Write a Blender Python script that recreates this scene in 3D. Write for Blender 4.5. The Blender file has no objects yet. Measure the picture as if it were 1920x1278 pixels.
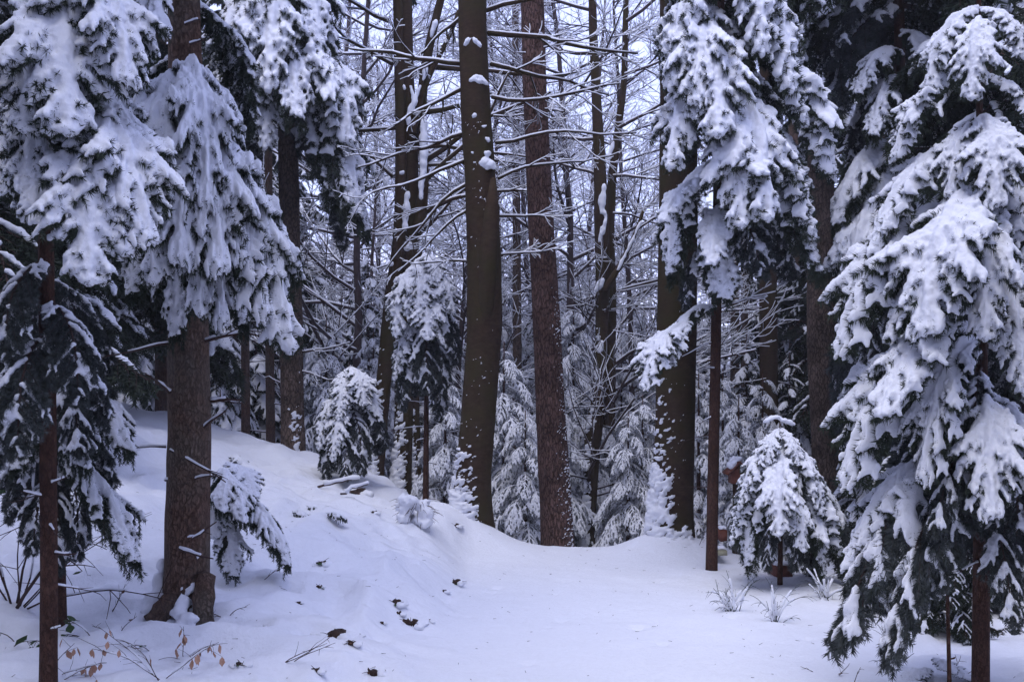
import bpy, math, random
import numpy as np
from mathutils import Vector, Matrix

# ------------------------------------------------------------------ camera, sky, sun, exposure
S = bpy.context.scene
col = S.collection
FPX, CX, HY, EYE = 1867.0, 960.0, 720.0, 1.6
cam_d = bpy.data.cameras.new('camera')
cam_d.sensor_width = 36.0
cam_d.lens = 36.0 * FPX / 1920.0
cam_d.shift_y = (HY - 639.0) / 1920.0
cam_d.clip_start, cam_d.clip_end = 0.05, 1000.0
cam = bpy.data.objects.new('camera', cam_d)
cam.location = (0, 0, EYE)
cam.rotation_euler = (math.radians(90), 0, 0)
col.objects.link(cam)
S.camera = cam

SUN_EL, SUN_ROT = 66.0, 200.0
world = bpy.data.worlds.new('World')
S.world = world
world.use_nodes = True
nt = world.node_tree
nt.nodes.clear()
w_out = nt.nodes.new('ShaderNodeOutputWorld')
w_bg = nt.nodes.new('ShaderNodeBackground')
w_sky = nt.nodes.new('ShaderNodeTexSky')
w_sky.sky_type = 'NISHITA'
w_sky.sun_disc = False
w_sky.sun_elevation = math.radians(SUN_EL)
w_sky.sun_rotation = math.radians(SUN_ROT)
w_sky.air_density, w_sky.dust_density, w_sky.ozone_density = 1.0, 2.0, 2.0
w_mix = nt.nodes.new('ShaderNodeMix')          # thin even cloud: the clear sky veiled by an even grey-lavender layer
w_mix.data_type = 'RGBA'
w_mix.inputs[0].default_value = 0.72
w_mix.inputs[7].default_value = (7.3, 8.2, 14.2, 1)
nt.links.new(w_sky.outputs[0], w_mix.inputs[6])
nt.links.new(w_mix.outputs[2], w_bg.inputs['Color'])
w_bg.inputs['Strength'].default_value = 0.10
nt.links.new(w_bg.outputs[0], w_out.inputs['Surface'])

sun_d = bpy.data.lights.new('sun', 'SUN')
sun_d.energy = 1.0
sun_d.angle = math.radians(40)
sun_d.color = (1.0, 0.98, 0.95)
sun = bpy.data.objects.new('sun', sun_d)
# the sky's sun_rotation turns clockwise from +Y
sa, se = math.radians(SUN_ROT), math.radians(SUN_EL)
to_sun = Vector((math.sin(sa) * math.cos(se), math.cos(sa) * math.cos(se), math.sin(se)))
sun.rotation_euler = to_sun.to_track_quat('Z', 'Y').to_euler()
sun.location = (0, -5, 30)
col.objects.link(sun)

S.view_settings.view_transform = 'Standard'
S.view_settings.look = 'None'
S.view_settings.gamma = 1.0
S.view_settings.use_curve_mapping = False
S.view_settings.exposure = 0.78
S.render.engine = 'CYCLES'
S.cycles.max_bounces = 6
S.cycles.diffuse_bounces = 4
S.cycles.glossy_bounces = 1
S.cycles.volume_bounces = 1
S.cycles.transparent_max_bounces = 4
S.cycles.use_denoising = True
S.cycles.use_adaptive_sampling = True

R = random.Random(7)
NR = np.random.default_rng(7)


# ------------------------------------------------------------------ noise
def _hash(ix, iy, iz):
    h = (ix * 374761393 + iy * 668265263 + iz * 2147483647 * 3 + 1013904223) & 0xFFFFFFFF
    h = ((h ^ (h >> 13)) * 1274126177) & 0xFFFFFFFF
    h = (h ^ (h >> 16)) & 0xFFFFFFFF
    return h / 4294967295.0 * 2 - 1


def vnoise(p):
    p = np.asarray(p, float)
    i = np.floor(p).astype(np.int64)
    f = p - i
    f = f * f * (3 - 2 * f)
    out = 0
    for dx in (0, 1):
        wx = f[..., 0] if dx else 1 - f[..., 0]
        for dy in (0, 1):
            wy = f[..., 1] if dy else 1 - f[..., 1]
            for dz in (0, 1):
                wz = f[..., 2] if dz else 1 - f[..., 2]
                out = out + wx * wy * wz * _hash(i[..., 0] + dx, i[..., 1] + dy, i[..., 2] + dz)
    return out


def fbm(p, o=3):
    p = np.asarray(p, float)
    a, s, out = 1.0, 1.0, 0
    for k in range(o):
        out = out + a * vnoise(p * s + 17.3 * k)
        a *= 0.5
        s *= 2.03
    return out


def sstep(a, b, x):
    t = np.clip((x - a) / (b - a), 0, 1)
    return t * t * (3 - 2 * t)


# ------------------------------------------------------------------ materials
def new_mat(name):
    m = bpy.data.materials.new(name)
    m.use_nodes = True
    n = m.node_tree
    b = n.nodes['Principled BSDF']
    return m, n, b


def noise_node(n, scale, detail=4, rough=0.6, vec=None, stretch=None):
    t = n.nodes.new('ShaderNodeTexNoise')
    t.inputs['Scale'].default_value = scale
    t.inputs['Detail'].default_value = detail
    t.inputs['Roughness'].default_value = rough
    tc = n.nodes.new('ShaderNodeTexCoord')
    src = tc.outputs['Object']
    if stretch:
        mp = n.nodes.new('ShaderNodeMapping')
        mp.inputs['Scale'].default_value = stretch
        n.links.new(src, mp.inputs['Vector'])
        src = mp.outputs[0]
    n.links.new(src, t.inputs['Vector'])
    return t


def ramp(n, fac, stops):
    r = n.nodes.new('ShaderNodeValToRGB')
    els = r.color_ramp.elements
    while len(els) < len(stops):
        els.new(0.5)
    for e, (p, c) in zip(els, stops):
        e.position = p
        e.color = (*c, 1)
    n.links.new(fac, r.inputs[0])
    return r


def bump(n, b, h, strength, dist):
    bp = n.nodes.new('ShaderNodeBump')
    bp.inputs['Strength'].default_value = strength
    bp.inputs['Distance'].default_value = dist
    n.links.new(h, bp.inputs['Height'])
    n.links.new(bp.outputs[0], b.inputs['Normal'])


def snow_mat(name, c, bscale, bdist):
    m, n, b = new_mat(name)
    t = noise_node(n, bscale, 5, 0.65)
    r = ramp(n, t.outputs['Fac'], [(0.3, tuple(v * 0.95 for v in c)), (0.7, c)])
    n.links.new(r.outputs[0], b.inputs['Base Color'])
    b.inputs['Roughness'].default_value = 0.75
    b.inputs['Specular IOR Level'].default_value = 0.15
    bump(n, b, t.outputs['Fac'], 0.5, bdist)
    return m


def bark_mat(name, dark, light, stretch, bdist, moss=None, patch=2.2, crack=0.45):
    m, n, b = new_mat(name)
    t = noise_node(n, 1.0, 6, 0.65, stretch=stretch)
    v = n.nodes.new('ShaderNodeTexVoronoi')
    v.feature = 'DISTANCE_TO_EDGE'
    v.inputs['Scale'].default_value = 1.0
    mp = n.nodes.new('ShaderNodeMapping')
    mp.inputs['Scale'].default_value = tuple(s * 0.9 for s in stretch)
    tc = n.nodes.new('ShaderNodeTexCoord')
    warp = n.nodes.new('ShaderNodeMix')
    warp.data_type = 'VECTOR'
    warp.inputs[0].default_value = 0.06
    n.links.new(tc.outputs['Object'], warp.inputs[4])
    n.links.new(t.outputs['Color'], warp.inputs[5])
    n.links.new(warp.outputs[1], mp.inputs['Vector'])
    n.links.new(mp.outputs[0], v.inputs['Vector'])
    r = ramp(n, t.outputs['Fac'], [(0.28, dark), (0.75, light)])
    big = noise_node(n, patch, 3, 0.6)
    col2 = moss if moss else tuple(0.55 * d + 0.1 * l for d, l in zip(dark, light))
    mx = n.nodes.new('ShaderNodeMix')
    mx.data_type = 'RGBA'
    rr = ramp(n, big.outputs['Fac'], [(0.42, (0, 0, 0)), (0.68, (1, 1, 1))])
    n.links.new(rr.outputs[0], mx.inputs[0])
    n.links.new(r.outputs[0], mx.inputs[6])
    mx.inputs[7].default_value = (*col2, 1)
    ve = ramp(n, v.outputs['Distance'], [(0.0, (crack, crack, crack)), (0.12, (1, 1, 1))])
    mul = n.nodes.new('ShaderNodeMix')
    mul.data_type = 'RGBA'
    mul.blend_type = 'MULTIPLY'
    mul.inputs[0].default_value = 1.0
    n.links.new(mx.outputs[2], mul.inputs[6])
    n.links.new(ve.outputs[0], mul.inputs[7])
    n.links.new(mul.outputs[2], b.inputs['Base Color'])
    b.inputs['Roughness'].default_value = 0.9
    b.inputs['Specular IOR Level'].default_value = 0.15
    ad = n.nodes.new('ShaderNodeMath')
    ad.operation = 'ADD'
    n.links.new(t.outputs['Fac'], ad.inputs[0])
    n.links.new(ve.outputs[0], ad.inputs[1])
    bump(n, b, ad.outputs[0], 1.0, bdist)
    return m


def plain_mat(name, a, c, scale=30, rough=0.8):
    m, n, b = new_mat(name)
    t = noise_node(n, scale, 3)
    r = ramp(n, t.outputs['Fac'], [(0.3, a), (0.7, c)])
    n.links.new(r.outputs[0], b.inputs['Base Color'])
    b.inputs['Roughness'].default_value = rough
    b.inputs['Specular IOR Level'].default_value = 0.2
    return m


SNOW_C = (0.80, 0.81, 0.86)
M_snow = snow_mat('snow', SNOW_C, 75, 0.010)
M_gsnow = snow_mat('ground_snow', SNOW_C, 30, 0.022)
M_spruce = bark_mat('spruce_bark', (0.062, 0.032, 0.022), (0.210, 0.128, 0.092), (56, 56, 22), 0.016, moss=(0.130, 0.108, 0.085), crack=0.6)
M_redbark = bark_mat('red_spruce_bark', (0.085, 0.045, 0.036), (0.225, 0.134, 0.110), (42, 42, 12), 0.014, crack=0.3)
M_beech = bark_mat('beech_bark', (0.026, 0.015, 0.009), (0.060, 0.037, 0.022), (14, 14, 26), 0.002, moss=(0.040, 0.032, 0.012), crack=0.93)
M_thin = bark_mat('thin_bark', (0.050, 0.022, 0.015), (0.115, 0.060, 0.042), (70, 70, 26), 0.004)
M_grey = bark_mat('grey_bark', (0.080, 0.055, 0.042), (0.220, 0.158, 0.125), (36, 36, 13), 0.012, crack=0.3)
M_twig = plain_mat('twig_bark', (0.035, 0.020, 0.017), (0.075, 0.045, 0.038))
M_branch = plain_mat('branch_bark', (0.040, 0.028, 0.028), (0.080, 0.058, 0.056), 12)
M_needle = plain_mat('spruce_needles', (0.018, 0.026, 0.017), (0.048, 0.060, 0.040), 9)
M_needle_dust = plain_mat('dusted_needles', (0.018, 0.025, 0.018), (0.105, 0.117, 0.120), 26)
M_needle_frost = plain_mat('frosted_needles', (0.060, 0.075, 0.075), (0.360, 0.380, 0.410), 18)
M_leaf_tan = plain_mat('dry_beech_leaf', (0.30, 0.16, 0.10), (0.48, 0.30, 0.22), 20)
M_leaf_green = plain_mat('bramble_leaf', (0.030, 0.060, 0.022), (0.070, 0.110, 0.045), 20)
M_leaf_brown = plain_mat('fallen_leaf', (0.060, 0.028, 0.016), (0.150, 0.070, 0.040), 25)
M_wood_red = plain_mat('red_brown_board', (0.110, 0.040, 0.026), (0.200, 0.075, 0.050), 18)
M_wood_pale = plain_mat('pale_board', (0.30, 0.28, 0.18), (0.42, 0.40, 0.28), 18)
M_soil = plain_mat('bare_soil', (0.020, 0.012, 0.009), (0.060, 0.034, 0.024), 40)


# ------------------------------------------------------------------ mesh helpers
class Geo:
    """verts + quads + tris gathered in numpy, one mesh at the end"""

    def __init__(self):
        self.v, self.q, self.t, self.n = [], [], [], 0
        self.qm, self.tm = [], []

    def add(self, v, q=None, t=None, m=0):
        v = np.asarray(v, float).reshape(-1, 3)
        self.v.append(v)
        if q is not None and len(q):
            self.q.append(np.asarray(q, np.int64) + self.n)
            self.qm.append(np.full(len(q), m))
        if t is not None and len(t):
            self.t.append(np.asarray(t, np.int64) + self.n)
            self.tm.append(np.full(len(t), m))
        self.n += len(v)

    def tube(self, pts, rad, sides=6, m=0, caps=True, flat=None):
        pts = np.asarray(pts, float)
        n = len(pts)
        rad = np.broadcast_to(np.asarray(rad, float), (n,))
        T = np.gradient(pts, axis=0)
        T /= np.linalg.norm(T, axis=1)[:, None] + 1e-12
        a = np.array([0, 0, 1.0]) if abs(T[0, 2]) < 0.9 else np.array([1.0, 0, 0])
        U = np.empty_like(T)
        u = np.cross(a, T[0])
        for i in range(n):
            u = u - T[i] * u.dot(T[i])
            u /= np.linalg.norm(u) + 1e-12
            U[i] = u
        W = np.cross(T, U)
        ang = np.arange(sides) * 2 * math.pi / sides
        c, s = np.cos(ang), np.sin(ang)
        ring = pts[:, None, :] + rad[:, None, None] * (U[:, None, :] * c[None, :, None] + W[:, None, :] * s[None, :, None])
        v = ring.reshape(-1, 3)
        i = np.arange(n - 1)[:, None] * sides
        j = np.arange(sides)[None, :]
        k = (j + 1) % sides
        q = np.stack([i + j, i + k, i + sides + k, i + sides + j], -1).reshape(-1, 4)
        t = None
        if caps:
            v = np.vstack([v, pts[0] - T[0] * rad[0] * 0.6, pts[-1] + T[-1] * rad[-1] * 0.6])
            b0, b1 = n * sides, n * sides + 1
            jj, kk = np.arange(sides), (np.arange(sides) + 1) % sides
            t = np.vstack([np.stack([kk, jj, np.full(sides, b0)], -1),
                           np.stack([(n - 1) * sides + jj, (n - 1) * sides + kk, np.full(sides, b1)], -1)])
        self.add(v, q, t, m)

    def mesh(self, name, mats, smooth=True):
        me = bpy.data.meshes.new(name)
        v = np.vstack(self.v) if self.v else np.zeros((0, 3))
        q = np.vstack(self.q) if self.q else np.zeros((0, 4), np.int64)
        t = np.vstack(self.t) if self.t else np.zeros((0, 3), np.int64)
        me.vertices.add(len(v))
        me.vertices.foreach_set('co', v.astype(np.float32).ravel())
        nl = len(q) * 4 + len(t) * 3
        me.loops.add(nl)
        me.loops.foreach_set('vertex_index', np.concatenate([q.ravel(), t.ravel()]).astype(np.int32))
        me.polygons.add(len(q) + len(t))
        st = np.concatenate([np.arange(len(q)) * 4, len(q) * 4 + np.arange(len(t)) * 3]).astype(np.int32)
        me.polygons.foreach_set('loop_start', st)
        mi = np.concatenate(self.qm + self.tm) if (self.qm or self.tm) else np.zeros(0)
        me.polygons.foreach_set('material_index', mi.astype(np.int32))
        for m in mats:
            me.materials.append(m)
        me.update(calc_edges=True)
        me.validate()
        if smooth:
            me.shade_smooth()
        return me


def link(name, me, parent=None, **props):
    o = bpy.data.objects.new(name, me)
    col.objects.link(o)
    if parent is not None:
        o.parent = parent
    for k, v in props.items():
        o[k] = v
    return o


def thing(name, loc, label, cat, group=None):
    o = bpy.data.objects.new(name, None)
    o.empty_display_size = 0.2
    o.location = loc
    o['label'], o['category'] = label, cat
    if group:
        o['group'] = group
    col.objects.link(o)
    return o


def P(px, py, Y):
    return np.array([(px - CX) / FPX * Y, Y, EYE - (py - HY) / FPX * Y])


ICO = None


def ico():
    global ICO
    if ICO is None:
        import bmesh
        bm = bmesh.new()
        bmesh.ops.create_icosphere(bm, subdivisions=2, radius=1)
        v = np.array([x.co[:] for x in bm.verts])
        f = np.array([[x.index for x in y.verts] for y in bm.faces])
        bm.free()
        bm = bmesh.new()
        bmesh.ops.create_icosphere(bm, subdivisions=1, radius=1)
        v1 = np.array([x.co[:] for x in bm.verts])
        f1 = np.array([[x.index for x in y.verts] for y in bm.faces])
        bm.free()
        ICO = (v, f, v1, f1)
    return ICO


def lump(g, c, sx, sy, sz, rot=None, rough=0.25, small=False, m=0):
    v, f, v1, f1 = ico()
    vv, ff = (v1, f1) if small else (v, f)
    d = 1 + rough * vnoise(vv * 1.7 + NR.uniform(0, 90, 3))
    p = vv * d[:, None] * np.array([sx, sy, sz])
    if rot is not None:
        p = p @ np.asarray(rot).T
    g.add(p + np.asarray(c), None, ff, m)


def remesh(g, voxel, noise=((18, 0.005), (45, 0.0060), (90, 0.0050)), smooth=2, name='snow', mat=None, dec=None):
    me = g.mesh('tmp', [])
    ob = bpy.data.objects.new('tmp', me)
    col.objects.link(ob)
    md = ob.modifiers.new('r', 'REMESH')
    md.mode = 'VOXEL'
    md.voxel_size = voxel
    sm = ob.modifiers.new('s', 'SMOOTH')
    sm.factor, sm.iterations = 0.5, smooth
    dg = bpy.context.evaluated_depsgraph_get()
    out = bpy.data.meshes.new_from_object(ob.evaluated_get(dg))
    bpy.data.objects.remove(ob)
    bpy.data.meshes.remove(me)
    n = len(out.vertices)
    co = np.empty(n * 3, np.float32)
    out.vertices.foreach_get('co', co)
    co = co.reshape(-1, 3).astype(float)
    nn = np.empty(n * 3, np.float32)
    out.vertices.foreach_get('normal', nn)
    nn = nn.reshape(-1, 3)
    for fr, am in noise:
        co += nn * (am * vnoise(co * fr))[:, None]
    out.vertices.foreach_set('co', co.astype(np.float32).ravel())
    out.name = name
    out.materials.clear()
    out.materials.append(mat or M_snow)
    out.update()
    out.shade_smooth()
    return out


# ------------------------------------------------------------------ terrain
_pr = random.Random(3)
PITS = [(_pr.choice((_pr.uniform(-3.2, -0.5), _pr.uniform(1.7, 3.2), _pr.uniform(-0.4, 1.6))), _pr.uniform(4.2, 10.0), _pr.uniform(0.008, 0.03), _pr.uniform(0.02, 0.055)) for _ in range(70)]   # where snow dropped from the boughs
MOUNDS = []      # (x, y, height, radius)


def crest(x):
    return 10.6 + 3.2 * sstep(-0.4, -2.4, x) + 0.0 * x - 1.0 * sstep(1.5, 2.6, x)


def ground_z(x, y):
    x = np.asarray(x, float)
    y = np.asarray(y, float)
    z = -0.03 * np.clip(y - 5.4, 0, 6)
    s = np.clip(0.05 + (y - 5.5) * 0.060, 0.04, 0.28)
    lft = np.clip(-x - 0.8, 0, 9)
    xe = -0.42 - 0.13 * np.clip(7.9 - y, 0, 3) - 0.06 * np.clip(y - 8.2, 0, 3) + 0.10 * vnoise(np.stack([y * 1.7, 0 * y + 3, 0 * y], -1))
    z = z + 0.24 * sstep(xe + 0.08, xe - 0.36, x) * (0.30 + 0.70 * sstep(5.6, 7.8, y)) + s * lft
    z = z - 0.05 * np.clip(x - 2.2, 0, 6)
    # the path rolls over a crest and drops into a small valley, then the far slope climbs
    d = np.clip(y - crest(x), 0, None)
    drop = 0.40 * d * sstep(0, 1.6, d)
    drop = 4.2 * (1 - np.exp(-drop / 4.2))
    z = z - drop
    far = np.clip(y - 34, 0, 120)
    z = z + 0.20 * far * sstep(0, 14, far)
    for (mx, my, mh, mr) in MOUNDS:
        z = z + mh * np.exp(-((x - mx) ** 2 + (y - my) ** 2) / (mr * mr))
    p = np.stack([x, y, 0 * x], -1)
    bank = sstep(-0.2, -1.0, x) + 0.5 * sstep(1.9, 2.6, x)
    z = z + (0.012 + 0.065 * bank) * fbm(p * 1.3, 3) + 0.017 * fbm(p * 4.3 + 9, 3) * (0.35 + bank)
    bil = 1 - np.abs(vnoise(np.stack([x * 2.6, y * 2.6, 0 * x + 31], -1))) * 1.6
    bil2 = 1 - np.abs(vnoise(np.stack([x * 6.1, y * 6.1, 0 * x + 47], -1))) * 1.6
    near = sstep(13.5, 10.5, y)
    z = z + bank * near * (0.070 * bil + 0.030 * bil2)
    z = z + 0.0035 * fbm(p * 13 + 3, 2)
    for (qx, qy, qd, qr) in PITS:
        z = z - qd * np.exp(-(((x - qx) ** 2 + (y - qy) ** 2) / (qr * qr)) ** 1.5)
    z = z + 0.012 * sstep(-0.4, 0.0, x) * sstep(1.9, 1.5, x) * vnoise(np.stack([x * 3.2, y * 1.1, 0 * x + 5], -1))
    return z


def gz(x, y):
    return float(ground_z(np.array([x]), np.array([y]))[0])


# trunk bases that lift the snow around them
BX = lambda px, Y: (px - CX) / FPX * Y
MOUNDS += [(BX(885, 10.6) - 0.12, 10.5, 0.38, 0.55), (BX(1258, 10.2) - 0.05, 10.15, 0.26, 0.50), (BX(300, 6.0), 6.1, 0.05, 0.3),
           (BX(1335, 9.0), 9.0, 0.03, 0.4), ]


def grid_mesh(xs, ys, mask=None, dz=0.0):
    X, Y = np.meshgrid(xs, ys)
    Z = ground_z(X, Y) + dz
    v = np.stack([X, Y, Z], -1).reshape(-1, 3)
    nx, ny = len(xs), len(ys)
    i = np.arange(ny - 1)[:, None] * nx + np.arange(nx - 1)[None, :]
    q = np.stack([i, i + 1, i + nx + 1, i + nx], -1).reshape(-1, 4)
    if mask is not None:
        c = (v[q[:, 0]] + v[q[:, 2]]) / 2
        q = q[mask(c[:, 0], c[:, 1])]
    used = np.unique(q)
    mp = np.zeros(len(v), np.int64)
    mp[used] = np.arange(len(used))
    g = Geo()
    g.add(v[used], mp[q])
    return g


def on_path(x, y):
    w = 0.10 * vnoise(np.stack([y * 0.8, 0 * y, 0 * y], -1))
    return (x > -0.45 + w) & (x < 1.75 + w) & (y < 11.5)


def snow_sheet(name, g):
    me = g.mesh(name, [M_gsnow])
    v = np.vstack(g.v)
    e = 0.03
    dx = (ground_z(v[:, 0] + e, v[:, 1]) - ground_z(v[:, 0] - e, v[:, 1])) / (2 * e)
    dy = (ground_z(v[:, 0], v[:, 1] + e) - ground_z(v[:, 0], v[:, 1] - e)) / (2 * e)
    n = np.stack([-dx, -dy, np.ones(len(v))], -1)
    n /= np.linalg.norm(n, axis=1)[:, None]
    me.normals_split_custom_set_from_vertices(n.tolist())
    return link(name, me, kind='structure')


xs = np.arange(-9.0, 9.001, 0.05)
ys = np.arange(2.6, 17.001, 0.05)
snow_sheet('ground', grid_mesh(xs, ys, lambda x, y: ~on_path(x, y)))
snow_sheet('path', grid_mesh(xs, ys, on_path))
fx = np.concatenate([np.arange(-90, -9, 1.5), np.arange(-9, 9.01, 0.5), np.arange(10.5, 91, 1.5)])
fy = np.concatenate([np.arange(-14, 2.6, 0.8), [2.6], np.arange(3.0, 17.0, 0.5), [17.0], np.arange(18.0, 150, 1.5)])
link('hills', grid_mesh(fx, fy, lambda x, y: ~((abs(x) < 9) & (y > 2.6) & (y < 17))).mesh('hills', [M_gsnow]), kind='structure')


# ------------------------------------------------------------------ spruce boughs (prototypes)
def polyline(p0, d0, L, n, grav, rng, wob=0.05):
    pts = [np.array(p0, float)]
    d = np.array(d0, float)
    d /= np.linalg.norm(d)
    for i in range(n):
        d = d + np.array([0, 0, -grav / n]) + rng.normal(0, wob, 3)
        d /= np.linalg.norm(d)
        pts.append(pts[-1] + d * L / n)
    return np.array(pts)


def needles(g, lines, per_m, ln, wd, rng, m):
    """thin triangles all round each twig, leaning forward"""
    P0, D = [], []
    for pts in lines:
        seg = np.diff(pts, axis=0)
        sl = np.linalg.norm(seg, axis=1)
        n = max(3, int(sl.sum() * per_m))
        k = rng.choice(len(seg), n, p=sl / sl.sum())
        f = rng.random(n)
        P0.append(pts[k] + seg[k] * f[:, None])
        D.append(seg[k] / (sl[k][:, None] + 1e-9))
    P0, D = np.vstack(P0), np.vstack(D)
    n = len(P0)
    rd = rng.normal(0, 1, (n, 3))
    rd -= D * (rd * D).sum(1)[:, None]
    rd /= np.linalg.norm(rd, axis=1)[:, None] + 1e-9
    dr = D * 0.75 + rd
    dr[:, 2] -= 0.15
    dr /= np.linalg.norm(dr, axis=1)[:, None]
    sd = np.cross(dr, rng.normal(0, 1, (n, 3)))
    sd /= np.linalg.norm(sd, axis=1)[:, None] + 1e-9
    l = ln * rng.uniform(0.7, 1.2, n)[:, None]
    v = np.stack([P0 - sd * wd, P0 + sd * wd, P0 + dr * l], 1).reshape(-1, 3)
    g.add(v, None, np.arange(n * 3).reshape(-1, 3), m)


def bough(seed, p0, p1, wid=0.34, step=0.066, snow_r=0.030, snow_cov=1.0, ter_cov=0.72, grav=0.30, hang=0.0, voxel=0.0115,
          per_m=640, nlen=0.034, nwid=0.0028, needle_mat=None, joined=False, spread=0.75, ax_r=1.25):
    """a bough 1 m along its axis, root at the origin, growing towards +X and bending from pitch p0 to p1 (degrees)"""
    rng = np.random.default_rng(seed)
    n = 16
    pts = [np.zeros(3)]
    yaw = 0
    for i in range(n):
        t = (i + 0.5) / n
        p = math.radians(p0 + (p1 - p0) * float(sstep(0, 0.75, t)))
        yaw += rng.normal(0, 0.035)
        pts.append(pts[-1] + np.array([math.cos(p) * math.cos(yaw), math.cos(p) * math.sin(yaw), math.sin(p)]) / n)
    ax = np.array(pts)
    wood, snow, lines, tips = Geo(), Geo(), [], []
    wood.tube(ax, np.linspace(0.013, 0.004, n + 1), 5, 0)

    def at(t):
        f = min(max(t, 0), 0.999) * n
        i = int(f)
        T = ax[i + 1] - ax[i]
        return ax[i] + T * (f - i), T / np.linalg.norm(T)

    up = np.array([0, 0, 1.0])

    def lift(T, k):
        S_ = np.cross(up, T)
        S_ /= np.linalg.norm(S_) + 1e-9
        N = np.cross(T, S_)
        d = 0.5 * up + 0.5 * N
        return d / np.linalg.norm(d) * k

    cov_axis = snow_cov > 0.5
    if cov_axis:
        T = np.gradient(ax, axis=0)
        tt = np.linspace(0, 1, n + 1)
        rr = snow_r * ax_r * (0.55 + 0.6 * np.sin(math.pi * np.clip(tt * 0.9 + 0.08, 0, 1))) * (1 + 0.22 * vnoise(np.stack([tt * 9, tt * 0 + seed, tt * 0], -1)))
        off = np.array([lift(a / np.linalg.norm(a), r * 0.7) for a, r in zip(T, rr)])
        snow.tube(ax + off, rr, 8)
    t = 0.07
    lines.append(ax[2:])
    while t < 0.985:
        for sgn in (-1, 1):
            tj = min(t + rng.uniform(-0.16, 0.16) * step, 0.98)
            b, T = at(tj)
            prof = (tj / 0.40) ** 0.75 if tj < 0.40 else ((1 - tj) / 0.60) ** 0.85
            ln = wid * (0.10 + 0.95 * prof) * rng.uniform(0.84, 1.12)
            a = math.radians(rng.uniform(50, 62) - 18 * tj)
            Sd = np.cross(up, T)
            Sd /= np.linalg.norm(Sd) + 1e-9
            d = T * math.cos(a) + Sd * sgn * math.sin(a) + np.array([0, 0, rng.normal(0.05, 0.06)])
            tw = polyline(b, d, ln, 6, grav * (0.6 + ln), rng)
            wood.tube(tw, np.linspace(0.005, 0.0022, len(tw)), 3, 0)
            lines.append(tw)
            has = rng.random() < snow_cov
            if has:
                r0 = snow_r * rng.uniform(0.75, 1.18) * (0.62 + 0.5 * prof)
                tt = np.linspace(0, 1, len(tw))
                rr = r0 * (0.92 - 0.42 * tt + 0.16 * np.sin(tt * 2.6)) * (1 + 0.16 * rng.normal(0, 1, len(tw)).clip(-1, 1))
                e = len(tw) - (0 if rng.random() < 0.3 else 1)
                snow.tube((tw + lift(T, r0 * 0.6))[:e], np.maximum(rr[:e], voxel * 1.25), 7)
                if rng.random() < 0.35:
                    k = rng.integers(1, e)
                    lump(snow, tw[k] + lift(T, r0 * 0.9), r0 * 1.3, r0 * 1.3, r0 * 1.1, small=True)
            # third order
            q = 0.25
            while q < 0.97:
                for s2 in (-1, 1):
                    if rng.random() > spread:
                        continue
                    f = q * 6
                    i = min(int(f), 5)
                    pb = tw[i] + (tw[i + 1] - tw[i]) * (f - i)
                    tdir = tw[i + 1] - tw[i]
                    tdir = tdir / np.linalg.norm(tdir)
                    sd2 = np.cross(up, tdir)
                    sd2 /= np.linalg.norm(sd2) + 1e-9
                    a2 = math.radians(rng.uniform(35, 55))
                    l2 = (0.035 + 0.26 * ln * (1 - 0.6 * q)) * rng.uniform(0.7, 1.2)
                    t2 = polyline(pb, tdir * math.cos(a2) + sd2 * s2 * math.sin(a2) + up * rng.normal(-0.05, 0.12), l2, 3, grav * 0.6, rng)
                    lines.append(t2)
                    if has and rng.random() < ter_cov:
                        r2 = max(snow_r * rng.uniform(0.45, 0.72), voxel * 1.25)
                        snow.tube(t2 + lift(tdir, r2 * 0.7), np.linspace(r2 * 1.1, max(r2 * 0.7, voxel * 1.15), 4), 6)
                q += 0.13 / max(0.5, ln / 0.22)
            if hang > 0:
                for k in range(1, 7):
                    if rng.random() < 0.8:
                        h = polyline(tw[k], np.array([0, 0, -1.0]) + rng.normal(0, 0.18, 3), hang * rng.uniform(0.4, 1.2), 4, 0.4, rng, 0.06)
                        lines.append(h)
        t += step
    ng = Geo()
    ng.add(np.vstack(wood.v), np.vstack(wood.q), np.vstack(wood.t), 0)
    needles(ng, lines, per_m, nlen, nwid, rng, 1)
    bm_ = ng.mesh('bough', [M_twig, needle_mat or M_needle], smooth=False)
    sm_ = remesh(snow, voxel, name='bough_snow') if snow.n else None
    if joined:
        # needles and snow in ONE bough mesh for trees too far off to take apart
        n2 = len(sm_.vertices)
        co = np.empty(n2 * 3, np.float32)
        sm_.vertices.foreach_get('co', co)
        sm_.calc_loop_triangles()
        tr = np.empty(len(sm_.loop_triangles) * 3, np.int32)
        sm_.loop_triangles.foreach_get('vertices', tr)
        ng.add(co.reshape(-1, 3), None, tr.reshape(-1, 3), 2)
        bm_ = ng.mesh('bough', [M_twig, needle_mat or M_needle, M_snow], smooth=True)
        sm_ = None
    tip = ax[-1]
    return dict(bough=bm_, snow=sm_, tip=tip, len=float(np.linalg.norm(tip)), pitch=math.degrees(math.atan2(tip[2], math.hypot(tip[0], tip[1]))))


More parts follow.
